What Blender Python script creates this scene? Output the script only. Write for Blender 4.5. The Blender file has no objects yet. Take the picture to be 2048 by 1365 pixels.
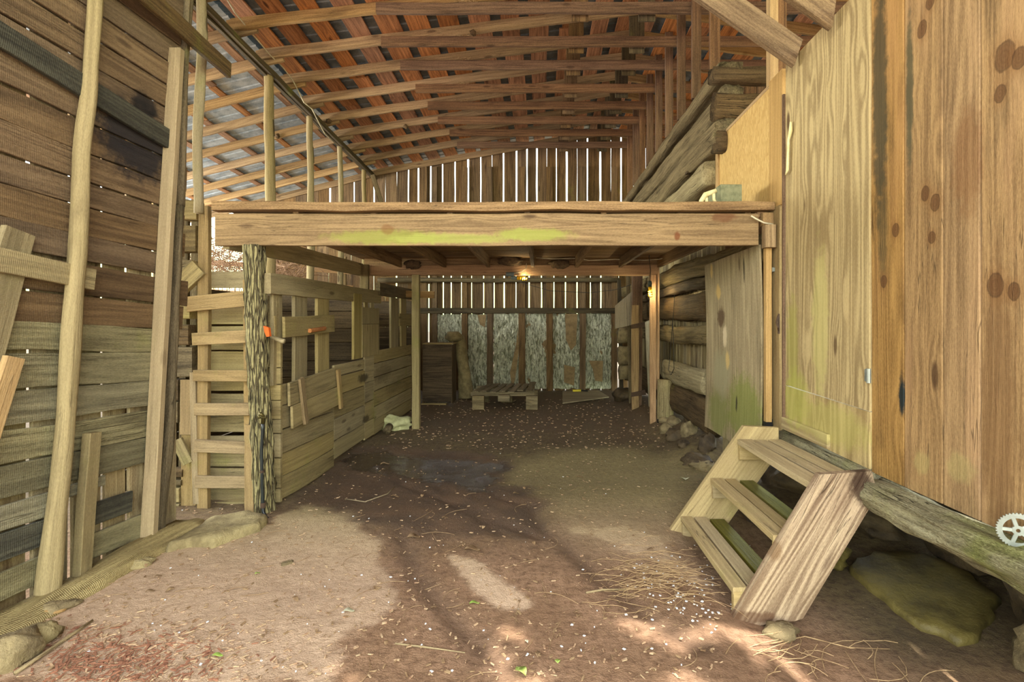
import bpy, math, random
import numpy as np
from mathutils import Vector, noise, Matrix

random.seed(7)
S = bpy.context.scene
C = S.collection
V = Vector
# ------------------------------------------------------------------ camera
CAM_H = 1.5
cam_d = bpy.data.cameras.new('camera')
cam_d.sensor_width = 36.0
cam_d.lens = 1000.0 / 2048.0 * 36.0
cam_d.shift_x = -(1080 - 1024) / 2048.0
cam_d.shift_y = -(682.5 - 645) / 2048.0
cam_d.clip_start = 0.02
cam_d.clip_end = 500
cam = bpy.data.objects.new('camera', cam_d)
cam.location = (0, 0, CAM_H)
cam.rotation_euler = (math.radians(90), 0, 0)
C.objects.link(cam)
S.camera = cam
# ------------------------------------------------------------------ view
S.view_settings.view_transform = 'Standard'
S.view_settings.look = 'None'
S.view_settings.gamma = 1.0
S.view_settings.use_curve_mapping = False
S.view_settings.exposure = 0.66
# ------------------------------------------------------------------ world
W = bpy.data.worlds.new('world')
S.world = W
W.use_nodes = True
wn = W.node_tree
wn.nodes.clear()
wo = wn.nodes.new('ShaderNodeOutputWorld')
wb = wn.nodes.new('ShaderNodeBackground')
wt = wn.nodes.new('ShaderNodeTexCoord')
ws = wn.nodes.new('ShaderNodeSeparateXYZ')
wr = wn.nodes.new('ShaderNodeValToRGB')
wn.links.new(wt.outputs['Generated'], ws.inputs[0])
wm = wn.nodes.new('ShaderNodeMapRange')
wm.inputs['From Min'].default_value = -1
wm.inputs['From Max'].default_value = 1
wn.links.new(ws.outputs['Z'], wm.inputs['Value'])
wn.links.new(wm.outputs[0], wr.inputs['Fac'])
cr = wr.color_ramp
cr.elements[0].position = 0.0
cr.elements[0].color = (0.16, 0.13, 0.07, 1)
cr.elements[1].position = 1.0
cr.elements[1].color = (0.80, 0.90, 1.0, 1)
for p, c in ((0.48, (0.45, 0.50, 0.20)), (0.53, (0.80, 0.90, 0.40)), (0.60, (0.95, 1.0, 0.88)), (0.72, (0.90, 0.95, 1.0))):
    e = cr.elements.new(p)
    e.color = c + (1,)
wn.links.new(wr.outputs[0], wb.inputs[0])
wb.inputs[1].default_value = 3.4
wn.links.new(wb.outputs[0], wo.inputs[0])
# ------------------------------------------------------------------ sun and daylight through the openings
def area(name, loc, rot, sx, sy, power, col):
    l = bpy.data.lights.new(name, 'AREA')
    l.shape = 'RECTANGLE'
    l.size = sx
    l.size_y = sy
    l.energy = power
    l.color = col
    o = bpy.data.objects.new(name, l)
    o.location = loc
    o.rotation_euler = rot
    C.objects.link(o)
    return o
R = math.radians
sun_d = bpy.data.lights.new('sun', 'SUN')
sun_d.energy = 7.0
sun_d.angle = R(0.6)
sun_d.color = (1.0, 0.95, 0.86)
sun = bpy.data.objects.new('sun', sun_d)
sun.rotation_euler = (R(21), R(4), 0)
sun.location = (0, -4, 9)
C.objects.link(sun)
area('front_opening_daylight', (-0.4, -1.6, 2.6), (R(84), 0, 0), 5.5, 4.0, 170, (1.0, 0.97, 0.90))
area('lean_to_opening_daylight', (-8.4, 6.5, 2.9), (R(90), 0, R(-90)), 7.5, 1.6, 540, (1.0, 0.98, 0.90))

def lamp(name, loc, power):
    l = bpy.data.lights.new(name, 'POINT')
    l.energy = power
    l.shadow_soft_size = .02
    l.color = (1.0, .86, .52)
    o = bpy.data.objects.new(name, l)
    o.location = loc
    C.objects.link(o)

# ------------------------------------------------------------------ node helpers
def lin(r, g, b):
    def f(c):
        c /= 255.0
        return c / 12.92 if c <= 0.04045 else ((c + 0.055) / 1.055) ** 2.4
    return (f(r), f(g), f(b), 1.0)

class NT:
    def __init__(s, name):
        s.m = bpy.data.materials.new(name)
        s.m.use_nodes = True
        s.t = s.m.node_tree
        s.t.nodes.clear()
        s.out = s.n('ShaderNodeOutputMaterial')
        s.b = s.n('ShaderNodeBsdfPrincipled')
        s.l(s.b.outputs[0], s.out.inputs[0])
    def n(s, k):
        return s.t.nodes.new(k)
    def l(s, a, b):
        s.t.links.new(a, b)
    def inp(s, node, i, v):
        if v is None:
            return
        if hasattr(v, 'is_output'):
            s.l(v, node.inputs[i])
        else:
            node.inputs[i].default_value = v
    def math(s, op, a, b=None, c=None, clamp=False):
        n = s.n('ShaderNodeMath')
        n.operation = op
        n.use_clamp = clamp
        s.inp(n, 0, a); s.inp(n, 1, b); s.inp(n, 2, c)
        return n.outputs[0]
    def vmath(s, op, a, b=None):
        n = s.n('ShaderNodeVectorMath')
        n.operation = op
        s.inp(n, 0, a); s.inp(n, 1, b)
        return n.outputs['Value'] if op in ('LENGTH', 'DOT_PRODUCT') else n.outputs[0]
    def noise(s, vec, scale=1, detail=3, rough=.5, dist=0):
        n = s.n('ShaderNodeTexNoise')
        s.inp(n, 'Vector', vec)
        n.inputs['Scale'].default_value = scale
        n.inputs['Detail'].default_value = detail
        n.inputs['Roughness'].default_value = rough
        n.inputs['Distortion'].default_value = dist
        return n.outputs[0]
    def ramp(s, v, lo, hi, a=0.0, b=1.0):
        n = s.n('ShaderNodeMapRange')
        n.interpolation_type = 'SMOOTHSTEP'
        s.inp(n, 'Value', v)
        n.inputs['From Min'].default_value = lo
        n.inputs['From Max'].default_value = hi
        n.inputs['To Min'].default_value = a
        n.inputs['To Max'].default_value = b
        return n.outputs[0]
    def mix(s, f, a, b, mode='MIX'):
        n = s.n('ShaderNodeMix')
        n.data_type = 'RGBA'
        n.blend_type = mode
        s.inp(n, 0, f); s.inp(n, 6, a); s.inp(n, 7, b)
        return n.outputs[2]
    def attr(s, name, which='Vector'):
        n = s.n('ShaderNodeAttribute')
        n.attribute_name = name
        return n.outputs[which]
    def pos(s):
        return s.n('ShaderNodeNewGeometry').outputs['Position']
    def bump(s, h, strength, dist=0.01):
        n = s.n('ShaderNodeBump')
        n.inputs['Strength'].default_value = strength
        n.inputs['Distance'].default_value = dist
        s.l(h, n.inputs['Height'])
        s.l(n.outputs[0], s.b.inputs['Normal'])

CON = {'weathered_brown_plank': .75, 'dusty_stall_board': 0.6, 'dusty_sawn_post': 0.55, 'ladder_board': 0.7, 'loft_rim_beam': 0.75, 'fir_plywood': 0.8, 'weathered_stair_board': 0.65, 'peeled_pole': 0.6, 'knotty_pine_board': 0.8, 'straight_sawn_post': 0.6, 'orange_crossbeam': 0.7, 'grey_brown_jamb': 0.7, 'fresh_pine_trim': 0.6, 'old_whitish_board': 0.6, 'dusty_grey_plank': 0.8, 'pale_rafter': 0.8, 'mossy_plywood': 0.8}
def wood(name, c1, c2, blot=(60, 50, 38), blot_amt=0.35, knots=0.6, moss=0.0, rings=0.35, saw=0.15, rough=0.8,
         bump=0.6, bd=.012, stains=(), vary=0.25, mosscol=(120, 130, 45), warm=None, split=0.5, knotlist=(), con=1.0):
    con = CON.get(name, 1.0)
    t = NT(name)
    gc = t.attr('gc'); pid = t.attr('pid', 'Fac')
    fine = t.noise(t.vmath('MULTIPLY', gc, (2.0, 55, 55)), 1, 5, .7)
    strk = t.noise(t.vmath('MULTIPLY', gc, (0.7, 16, 16)), 1, 4, .6, .6)
    vo = t.n('ShaderNodeTexVoronoi')
    t.inp(vo, 'Vector', t.vmath('MULTIPLY', gc, (1.7, 5.5, 5.5)))
    vo.inputs['Scale'].default_value = 1.0
    kd = vo.outputs['Distance']
    band = t.noise(t.vmath('MULTIPLY', gc, (0.22, 5.0, 5.0)), 1, 2, .35, .2)
    ph = t.math('MULTIPLY_ADD', band, 95.0, t.math('MULTIPLY', t.ramp(kd, 0.0, 0.45, 1, 0), 10.0 * knots))
    ring = t.math('MULTIPLY_ADD', t.math('SINE', ph), 0.5, 0.5)
    f = t.math('ADD', t.math('MULTIPLY', fine, 0.6), t.math('MULTIPLY', strk, 0.6))
    f = t.math('MULTIPLY_ADD', t.math('SUBTRACT', ring, 0.5), rings * .38, f)
    grit = t.noise(t.vmath('MULTIPLY', gc, (60, 190, 190)), 1, 3, .6)
    f = t.math('MULTIPLY_ADD', t.math('SUBTRACT', grit, .5), .55, f)
    f = t.ramp(f, 0.30, 0.92)
    f = t.math('MULTIPLY_ADD', f, con, .6 * (1 - con))
    c2 = tuple(q * .84 for q in c2)
    col = t.mix(f, lin(*c2), lin(*c1))
    if warm:
        wf = t.ramp(t.noise(t.vmath('MULTIPLY', gc, (0.5, 3.0, 3.0)), 1, 3, .6), .5, .68)
        col = t.mix(t.math('MULTIPLY', wf, .6), col, lin(*warm))
    bl = t.ramp(t.noise(t.vmath('MULTIPLY', gc, (1.1, 6, 6)), 1, 4, .65, .4), 0.50, 0.74)
    col = t.mix(t.math('MULTIPLY', bl, blot_amt), col, lin(*blot))
    dk = t.ramp(t.noise(t.vmath('MULTIPLY', gc, (1.6, 34, 34)), 1, 4, .7), .56, .70)
    col = t.mix(t.math('MULTIPLY', dk, .28 * con), col, lin(*[q * .75 for q in c2]))
    # saw marks across the grain
    sw = t.n('ShaderNodeTexWave')
    sw.wave_type = 'BANDS'
    sw.bands_direction = 'X'
    t.inp(sw, 'Vector', gc)
    sw.inputs['Scale'].default_value = 36
    sw.inputs['Distortion'].default_value = 2.5
    sw.inputs['Detail'].default_value = 2
    sw.inputs['Detail Scale'].default_value = 0.3
    col = t.mix(t.math('MULTIPLY', sw.outputs['Fac'], saw * .5), col, t.mix(.5, col, lin(*blot)))
    # dark drying splits
    sp = t.noise(t.vmath('MULTIPLY', gc, (0.9, 26, 26)), 1, 2, .5, .3)
    spf = t.ramp(t.math('ABSOLUTE', t.math('SUBTRACT', sp, .5)), 0.0, 0.012, 1, 0)
    spm = t.ramp(t.noise(t.vmath('MULTIPLY', gc, (1.0, 2.0, 2.0)), 1, 2), .52, .62)
    spf = t.math('MULTIPLY', spf, spm)
    col = t.mix(t.math('MULTIPLY', spf, split), col, lin(38, 30, 22))
    kf = t.ramp(kd, 0.05 + 0.03 * knots, 0.13 + .03 * knots, 1, 0)
    kk = t.math('MULTIPLY', kf, t.ramp(vo.outputs['Color'], .45, .5))
    col = t.mix(t.math('MULTIPLY', kk, 0.75 * min(1, knots * 1.5)), col, lin(c2[0] * .55, c2[1] * .42, c2[2] * .34))
    h = t.n('ShaderNodeHueSaturation')
    h.inputs['Hue'].default_value = .5
    t.l(t.math('MULTIPLY_ADD', pid, 2 * vary, .93 - vary), h.inputs['Value'])
    t.l(t.math('MULTIPLY_ADD', t.math('FRACT', t.math('MULTIPLY', pid, 7.31)), .24, .80), h.inputs['Saturation'])
    t.l(col, h.inputs['Color'])
    col = h.outputs[0]
    P = t.pos()
    if moss > 0:
        mf = t.ramp(t.noise(P, 1.9, 4, .65), .62 - .3 * moss, .82 - .2 * moss)
        col = t.mix(t.math('MULTIPLY', mf, min(.85, .3 + moss * .6)), col, t.mix(f, lin(mosscol[0] * .7, mosscol[1] * .7, mosscol[2] * .6), lin(*[min(255, q * 1.25) for q in mosscol])))
    for (ctr, rad, sc, amt) in stains:
        d = t.vmath('LENGTH', t.vmath('DIVIDE', t.vmath('SUBTRACT', P, tuple(ctr)), tuple(rad)))
        d = t.math('ADD', d, t.math('MULTIPLY', t.math('SUBTRACT', t.noise(P, 14, 4, .7), .5), 1.0))
        col = t.mix(t.math('MULTIPLY', t.ramp(d, .55, 1.05, 1, 0), amt), col, lin(*sc))
    for (y0, z0, ry) in knotlist:
        d = t.vmath('LENGTH', t.vmath('DIVIDE', t.vmath('SUBTRACT', P, (1.84, y0, z0)), (.5, ry * .8, ry * 1.1)))
        d = t.math('ADD', d, t.math('MULTIPLY', t.math('SUBTRACT', t.noise(P, 26, 4, .7), .5), .5))
        rn = t.math('MULTIPLY_ADD', t.math('SINE', t.math('MULTIPLY', d, 17.0)), .07, .82)
        halo = t.math('MULTIPLY', t.ramp(d, .8, 2.6, 1, 0), .35)
        col = t.mix(halo, col, lin(128, 88, 50))
        col = t.mix(t.math('MULTIPLY', t.math('MULTIPLY', t.ramp(d, .75, 1.1, 1, 0), rn), .85), col, lin(84, 54, 32))
        col = t.mix(t.math('MULTIPLY', t.math('MULTIPLY', t.ramp(d, .8, 1.0), t.ramp(d, 1.05, 1.2, 1, 0)), .6), col, lin(58, 36, 22))
    t.l(col, t.b.inputs['Base Color'])
    t.b.inputs['Roughness'].default_value = rough
    t.b.inputs['Specular IOR Level'].default_value = 0.25
    hh = t.math('ADD', t.math('MULTIPLY', fine, .7), t.math('MULTIPLY', strk, .8))
    hh = t.math('MULTIPLY_ADD', grit, .35, hh)
    hh = t.math('SUBTRACT', hh, t.math('MULTIPLY', spf, .8))
    hh = t.math('MULTIPLY_ADD', sw.outputs['Fac'], saw * .6, hh)
    t.bump(hh, min(1.0, bump), bd * max(1.0, bump))
    return t.m

def plain(name, c, rough=.6, metal=0.0, nz=0.0, c2=None, scale=8, bump=0.0):
    t = NT(name)
    P = t.pos()
    n = t.noise(P, scale, 5, .65)
    col = t.mix(t.ramp(n, .35, .7), lin(*c), lin(*(c2 or tuple(q * .8 for q in c))))
    t.l(col, t.b.inputs['Base Color'])
    t.b.inputs['Roughness'].default_value = rough
    t.b.inputs['Metallic'].default_value = metal
    if bump:
        t.bump(t.noise(P, scale * 3, 5, .7), bump, .02)
    return t.m

M = {}
M['left_plank'] = wood('weathered_brown_plank', (138, 112, 78), (84, 62, 40), (46, 33, 22), .7, .5, 0.0, .3, .12, vary=.16, bump=.7, split=.15, stains=[
    ((-2.62, 3.25, 2.68), (.3, .34, .30), (30, 30, 36), .9), ((-2.62, 3.3, 2.92), (.3, .12, .12), (28, 26, 28), .9)])
M['left_low_plank'] = wood('dusty_grey_plank', (150, 143, 110), (96, 88, 64), (50, 44, 34), .75, .5, .1, .3, .12, bump=.8)
M['left_vert'] = wood('pale_water_stained_board', (186, 168, 124), (150, 128, 88), (70, 46, 30), .7, .4, .15, .2, .1)
M['dark_board'] = wood('charred_dark_board', (88, 86, 70), (52, 50, 42), (26, 26, 26), .8, .3, 0, .4, .2, stains=[
    ((-2.55, 3.2, 2.5), (.4, .36, .25), (22, 28, 34), .95)])
M['pole'] = wood('peeled_pole', (190, 172, 126), (138, 120, 84), (92, 76, 52), .45, .9, .1, .15, 0, bump=.5, vary=.1)
M['post'] = wood('dusty_sawn_post', (188, 166, 124), (148, 126, 90), (104, 86, 58), .35, .3, .05, .2, .2, bump=.4, vary=.1)
M['hewn'] = wood('hewn_dark_post', (140, 122, 86), (86, 72, 48), (42, 34, 24), .65, .7, .1, .2, 0, bump=.9, vary=.15)
M['bark'] = wood('bark', (164, 152, 104), (92, 82, 52), (58, 48, 32), .6, .1, .15, .1, 0, bump=2.5, vary=.08)
M['stall'] = wood('dusty_stall_board', (182, 164, 114), (130, 112, 74), (82, 68, 44), .45, .5, .2, .25, .2, bump=.5, vary=.13, stains=[  # greenish tan takes the foliage-green cast of the light into its colour
    ((-2.1, 6.1, .82), (.2, .22, .07), (50, 42, 30), .8), ((-2.1, 6.2, .3), (.2, .16, .06), (60, 50, 36), .8),
    ((-2.1, 6.9, .8), (.2, .5, .16), (92, 78, 56), .45), ((-2.1, 7.4, .55), (.2, .5, .08), (92, 80, 56), .4)])
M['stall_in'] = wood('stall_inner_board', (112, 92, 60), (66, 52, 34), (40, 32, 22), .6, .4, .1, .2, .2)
M['rung'] = wood('ladder_board', (178, 152, 106), (132, 108, 72), (90, 74, 50), .4, .5, .15, .3, .1, vary=.12)
M['beam'] = wood('loft_rim_beam', (178, 146, 96), (128, 98, 60), (98, 72, 42), .45, .6, 0, .5, .05, bump=.5, vary=.04, stains=[
    ((-1.2, 3.9, 2.17), (.55, .3, .07), (146, 150, 72), .7), ((-.05, 3.9, 2.19), (.35, .3, .06), (150, 158, 74), .75),
    ((-1.2, 3.9, 2.23), (.06, .3, .05), (122, 84, 50), .6), ((1.08, 3.9, 2.18), (.03, .3, .04), (112, 62, 34), .8),
    ((-.7, 3.9, 2.16), (.6, .3, .05), (160, 168, 84), .6), ((1.45, 3.9, 2.33), (.12, .3, .05), (104, 62, 38), .6)])
M['under'] = wood('loft_joist', (176, 144, 100), (122, 92, 60), (76, 56, 38), .5, .4, 0, .3, .2)
M['crossbeam'] = wood('orange_crossbeam', (206, 162, 108), (160, 116, 70), (118, 80, 48), .35, .5, 0, .3, .2, vary=.06)
M['underpost'] = wood('straight_sawn_post', (176, 160, 106), (138, 120, 74), (110, 90, 50), .3, .4, .2, .3, .1, vary=.08)
M['roof_plank'] = wood('reddish_roof_plank', (206, 138, 82), (146, 92, 54), (76, 48, 30), .6, 1.0, 0, .35, .05, vary=.24, bump=.4)
M['strip'] = wood('lean_to_roof_strip', (196, 146, 98), (140, 92, 56), (84, 60, 40), .5, .4, 0, .3, .1, vary=.2)
M['rafter'] = wood('pale_rafter', (188, 156, 104), (136, 102, 62), (84, 62, 40), .55, .5, .0, .3, .1, vary=.2)
M['tie'] = wood('brown_collar_tie', (146, 112, 80), (98, 70, 50), (62, 44, 32), .5, .5, 0, .3, .2, vary=.15)
M['plate'] = wood('long_plate_beam', (104, 90, 62), (62, 52, 36), (48, 40, 28), .5, .3, .1, .3, .1)
M['back'] = wood('brown_back_board', (146, 116, 76), (92, 68, 42), (58, 42, 28), .5, .5, .05, .3, .2, vary=.22)  # even brown base tone for the rear boards
M['ply'] = wood('fir_plywood', (206, 184, 134), (164, 138, 94), (176, 148, 98), .25, .8, .0, .85, 0, rough=.6, bump=.15, vary=.04, split=.15, stains=[
    ((1.8, 3.66, 1.35), (.4, .10, .40), (158, 156, 76), .55), ((1.8, 3.62, .95), (.4, .22, .25), (166, 168, 80), .6), ((1.8, 3.2, .85), (.4, .5, .16), (178, 172, 98), .5),
    ((1.8, 3.3, 1.5), (.3, .12, .6), (200, 196, 120), .4)])
M['pine'] = wood('knotty_pine_board', (194, 154, 94), (136, 98, 52), (76, 58, 36), .6, .8, .0, .45, .03, rough=.65, bump=.4, vary=.10, knotlist=[(2.03, 1.65, .042), (1.95, 1.62, .03), (1.99, 2.56, .05), (1.93, 2.52, .035), (2.01, 2.42, .03), (2.42, 2.92, .035), (2.37, 3.02, .03), (2.40, 2.12, .03), (2.34, 2.06, .034), (2.69, 1.72, .028), (2.6, 1.98, .03), (2.36, 1.9, .025)], warm=(190, 146, 96), stains=[
    ((1.8, 2.72, 2.75), (.2, .075, .85), (64, 60, 44), .85), ((1.8, 2.70, 2.0), (.2, .05, .35), (84, 74, 50), .6), ((1.8, 2.5, 2.65), (.2, .03, .5), (76, 74, 54), .8),
    ((1.8, 2.555, 1.13), (.2, .028, .13), (26, 38, 42), .98), ((1.8, 2.42, .82), (.2, .06, .07), (176, 166, 108), .35),
    ((1.8, 2.2, .86), (.2, .09, .08), (174, 164, 108), .35), ((1.8, 2.16, 2.2), (.2, .1, .3), (120, 80, 48), .5),
    ((1.8, 2.02, 1.15), (.2, .09, .75), (116, 86, 56), .6),])
M['pine_trim'] = wood('fresh_pine_trim', (214, 178, 120), (176, 138, 84), (150, 104, 58), .3, .8, 0, .3, 0, rough=.65, vary=.05)
M['grey_trim'] = wood('grey_brown_jamb', (176, 152, 106), (132, 108, 70), (98, 78, 50), .4, .5, .15, .3, .1, vary=.05)
M['mossy'] = wood('mossy_plywood', (202, 184, 146), (146, 126, 94), (84, 74, 56), .5, .5, .0, .3, 0, rough=.75, vary=.02, bump=.5, stains=[
    ((1.7, 4.3, .75), (.3, .45, .35), (124, 134, 58), .7), ((1.7, 4.9, .62), (.3, .35, .3), (116, 128, 56), .6),
    ((1.7, 4.85, 1.0), (.3, .28, .28), (160, 152, 120), .9), ((1.7, 4.85, 1.55), (.3, .12, .12), (84, 60, 42), .85), ((1.7, 4.75, 1.36), (.3, .07, .12), (222, 204, 170), .9), ((1.7, 4.9, 1.8), (.3, .08, .09), (208, 178, 116), .95),
    ((1.7, 4.68, 1.15), (.3, .06, .10), (212, 184, 124), .9), ((1.7, 5.08, 2.02), (.3, .05, .08), (206, 176, 116), .9), ((1.7, 4.45, .78), (.3, .025, .09), (60, 56, 40), .9), ((1.7, 4.28, 1.95), (.3, .02, .14), (54, 50, 38), .8)])
M['log'] = wood('hewn_log', (170, 150, 104), (108, 90, 58), (58, 46, 30), .6, .4, .05, .2, 0, bump=2.0, vary=.14, split=.9)
M['log_pale'] = wood('pale_hewn_log', (196, 178, 126), (150, 130, 84), (90, 74, 48), .4, .3, .15, .2, .2, bump=1.2, vary=.06, split=.9)
M['log_dark'] = wood('dark_log', (128, 104, 68), (76, 58, 36), (38, 28, 20), .6, .4, .05, .2, 0, bump=1.8, vary=.1, split=.9)
M['sill'] = wood('mossy_barky_sill', (200, 192, 150), (112, 100, 66), (60, 50, 32), .6, .3, .45, .15, 0, bump=3.0, vary=.05, split=.8)
M['stair'] = wood('weathered_stair_board', (206, 184, 134), (172, 148, 102), (130, 108, 70), .3, .4, .2, .3, 0, vary=.06, bump=.5)
M['stringer'] = wood('weathered_stringer', (196, 168, 128), (150, 116, 80), (120, 88, 58), .3, .3, .0, .8, 0, vary=.02, bump=.6, stains=[
    ((1.70, 2.6, .64), (.085, .2, .12), (52, 34, 24), .9), ((1.1, 2.6, -.06), (.2, .2, .04), (86, 56, 36), .7), ((1.24, 2.6, .30), (.05, .2, .07), (120, 92, 62), .6)])
M['stair_green'] = wood('shaded_green_tread', (128, 124, 50), (94, 90, 32), (80, 76, 28), .3, .2, .3, .3, 0, vary=.03, rough=.45)  # wet green boards, with the shade they lie in put into the colour
M['cabinet'] = wood('dark_plywood_cabinet', (112, 90, 60), (66, 50, 34), (36, 28, 22), .9, .4, .0, .4, 0, vary=.04)
M['cab_edge'] = wood('cabinet_pale_edge', (188, 166, 112), (150, 128, 80), (110, 90, 60), .3, .2, .0, .3, 0, vary=.04)
M['pallet'] = wood('worn_pallet_wood', (160, 144, 110), (112, 98, 72), (66, 56, 42), .5, .4, .15, .3, .1, vary=.15)
M['panel_white'] = wood('old_whitish_board', (184, 170, 140), (140, 122, 96), (92, 76, 58), .4, .2, .0, .2, 0, vary=.04, stains=[
    ((1.4, 9.0, 1.35), (.4, .2, .16), (60, 46, 38), .85)])
M['stick'] = wood('dry_stick', (180, 160, 120), (130, 110, 78), (90, 74, 50), .3, .2, 0, .1, 0)

# other materials
def mat_osb():
    t = NT('osb')
    P = t.pos()
    vo = t.n('ShaderNodeTexVoronoi')
    t.inp(vo, 'Vector', t.vmath('MULTIPLY', P, (30, 85, 26)))
    vo.inputs['Scale'].default_value = 1
    vo.inputs['Randomness'].default_value = 1
    col = t.mix(vo.outputs['Color'], lin(176, 138, 76), lin(218, 186, 122))
    col = t.mix(t.ramp(t.noise(t.vmath('MULTIPLY', P, (40, 130, 25)), 1, 3), .45, .7), col, lin(196, 160, 98))
    t.l(col, t.b.inputs['Base Color'])
    t.b.inputs['Roughness'].default_value = .6
    t.bump(vo.outputs['Distance'], .2, .005)
    return t.m
M['osb'] = mat_osb()
def mat_bark():
    t = NT('furrowed_bark')
    P = t.pos()
    q = t.vmath('ADD', t.vmath('MULTIPLY', P, (52, 52, 4.5)), t.vmath('MULTIPLY', t.n('ShaderNodeTexNoise').outputs['Color'], (1.5, 1.5, 1.5)))
    vo = t.n('ShaderNodeTexVoronoi'); vo.feature = 'DISTANCE_TO_EDGE'
    t.inp(vo, 'Vector', q); vo.inputs['Scale'].default_value = 1
    n = t.noise(P, 40, 5, .7)
    e = t.ramp(vo.outputs['Distance'], .0, .16)
    col = t.mix(e, lin(96, 84, 56), t.mix(n, lin(112, 102, 68), lin(190, 180, 130)))
    t.l(col, t.b.inputs['Base Color'])
    t.b.inputs['Roughness'].default_value = .9
    t.bump(t.math('MULTIPLY_ADD', n, .4, e), 1.0, .03)
    return t.m
M['bark'] = mat_bark()

def mat_metal(k=1.0):
    t = NT('galvanized_roofing')
    P = t.pos()
    n = t.noise(t.vmath('MULTIPLY', P, (5, 5, 5)), 1, 5, .7)
    sp = t.noise(P, 90, 2, .5)
    col = t.mix(t.ramp(n, .3, .7), lin(124 * k, 142 * k, 158 * k), lin(192 * k, 204 * k, 212 * k))
    col = t.mix(t.ramp(sp, .5, .7, 0, .35), col, lin(214 * k, 222 * k, 228 * k))
    t.l(col, t.b.inputs['Base Color'])
    t.b.inputs['Metallic'].default_value = .3
    t.b.inputs['Roughness'].default_value = .42
    return t.m
M['metal'] = mat_metal()
M['metal_dark'] = mat_metal(.62)

def mat_foil():
    t = NT('crinkled_foil')
    P = t.pos()
    vo = t.n('ShaderNodeTexVoronoi')
    vo.feature = 'DISTANCE_TO_EDGE'
    t.inp(vo, 'Vector', t.vmath('ADD', t.vmath('MULTIPLY', P, (16, 16, 6)), t.noise(P, 9, 3)))
    vo.inputs['Scale'].default_value = 1
    n = t.noise(t.vmath('MULTIPLY', P, (24, 24, 6)), 1, 5, .7, 1.0)
    col = t.mix(t.ramp(n, .38, .6), lin(136, 138, 112), lin(242, 244, 224))
    tear = t.noise(t.vmath('MULTIPLY', P, (2.6, 2.6, 1.3)), 1, 4, .6)
    tf = t.ramp(tear, .66, .68)
    col = t.mix(tf, col, lin(150, 126, 88))
    t.l(col, t.b.inputs['Base Color'])
    t.l(t.math('MULTIPLY', t.math('SUBTRACT', 1.0, tf), .35), t.b.inputs['Metallic'])
    t.b.inputs['Roughness'].default_value = .34
    t.bump(t.math('ADD', n, vo.outputs['Distance']), 1.0, .06)
    return t.m
M['foil'] = mat_foil()
M['paper'] = plain('torn_kraft_paper', (150, 128, 92), .9, 0, 0, (120, 100, 72), 10, .3)
M['block'] = plain('concrete_block', (142, 144, 112), .9, 0, 0, (110, 114, 86), 20, .5)
M['foam'] = plain('dried_spray_foam', (232, 224, 176), .8, 0, 0, (206, 196, 140), 20, .3)
M['black_pipe'] = plain('black_poly_pipe', (36, 42, 44), .35)
M['brass'] = plain('dull_brass', (110, 100, 60), .4, .7)
M['orange'] = plain('orange_plastic', (236, 104, 30), .45)
M['yellow'] = plain('yellow_bulb_glass', (255, 190, 16), .3)
M['socket'] = plain('dark_green_socket', (58, 74, 66), .5)
M['grey_socket'] = plain('grey_socket', (120, 136, 136), .5)
M['black_wire'] = plain('black_wire', (34, 32, 28), .6)
M['white_wire'] = plain('white_cable', (216, 206, 176), .6)
M['steel'] = plain('galvanized_hardware', (176, 184, 180), .4, .6)
M['rust'] = plain('rusty_iron', (84, 64, 50), .8, .2)
M['mud'] = plain('swallow_mud', (112, 90, 62), 1, 0, 0, (78, 62, 44), 30, .8)
M['canvas'] = plain('canvas_cloth', (142, 128, 92), .9, 0, 0, (104, 92, 64), 9, .3)
M['sack'] = plain('pale_sack', (196, 196, 150), .9, 0, 0, (160, 160, 116), 12, .3)
M['whitesheet'] = plain('white_sheet', (206, 200, 172), .8, 0, 0, (170, 160, 130), 6, .1)
M['stone'] = plain('field_stone', (150, 134, 98), .9, 0, 0, (104, 90, 64), 9, .8)
M['stone_moss'] = plain('mossy_slab', (116, 104, 54), .6, 0, 0, (76, 66, 28), 6, .5)
M['stone_slab'] = plain('tan_slab', (164, 150, 108), .9, 0, 0, (118, 104, 72), 7, .8)
M['stone_dark'] = plain('dark_damp_rock', (92, 76, 52), .7, 0, 0, (56, 44, 30), 7, .8)
M['leaf_green'] = plain('green_leaf', (160, 196, 90), .5, 0, 0, (190, 206, 120), 30)
M['leaf_dry'] = plain('dry_leaf', (164, 138, 104), .8, 0, 0, (120, 92, 64), 30)
M['leaf_pale'] = plain('pale_leaf', (206, 206, 178), .8, 0, 0, (180, 176, 140), 30)
M['straw'] = plain('straw', (188, 160, 118), .8, 0, 0, (140, 112, 78), 30)
M['chip'] = plain('wood_chip', (196, 172, 138), .9, 0, 0, (160, 120, 92), 60)
M['red_chip'] = plain('cedar_chip', (160, 112, 86), .9, 0, 0, (120, 78, 58), 60)
M['speck'] = plain('white_flake', (236, 238, 240), .8, 0, 0, (210, 214, 220), 60)
M['bramble'] = plain('dry_bramble', (176, 146, 124), .9, 0, 0, (130, 100, 76), 20)
M['tree_leaf'] = plain('tree_leaf', (70, 100, 40), .7)
M['yellow_tool'] = plain('yellow_paint', (226, 206, 40), .5)

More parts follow.
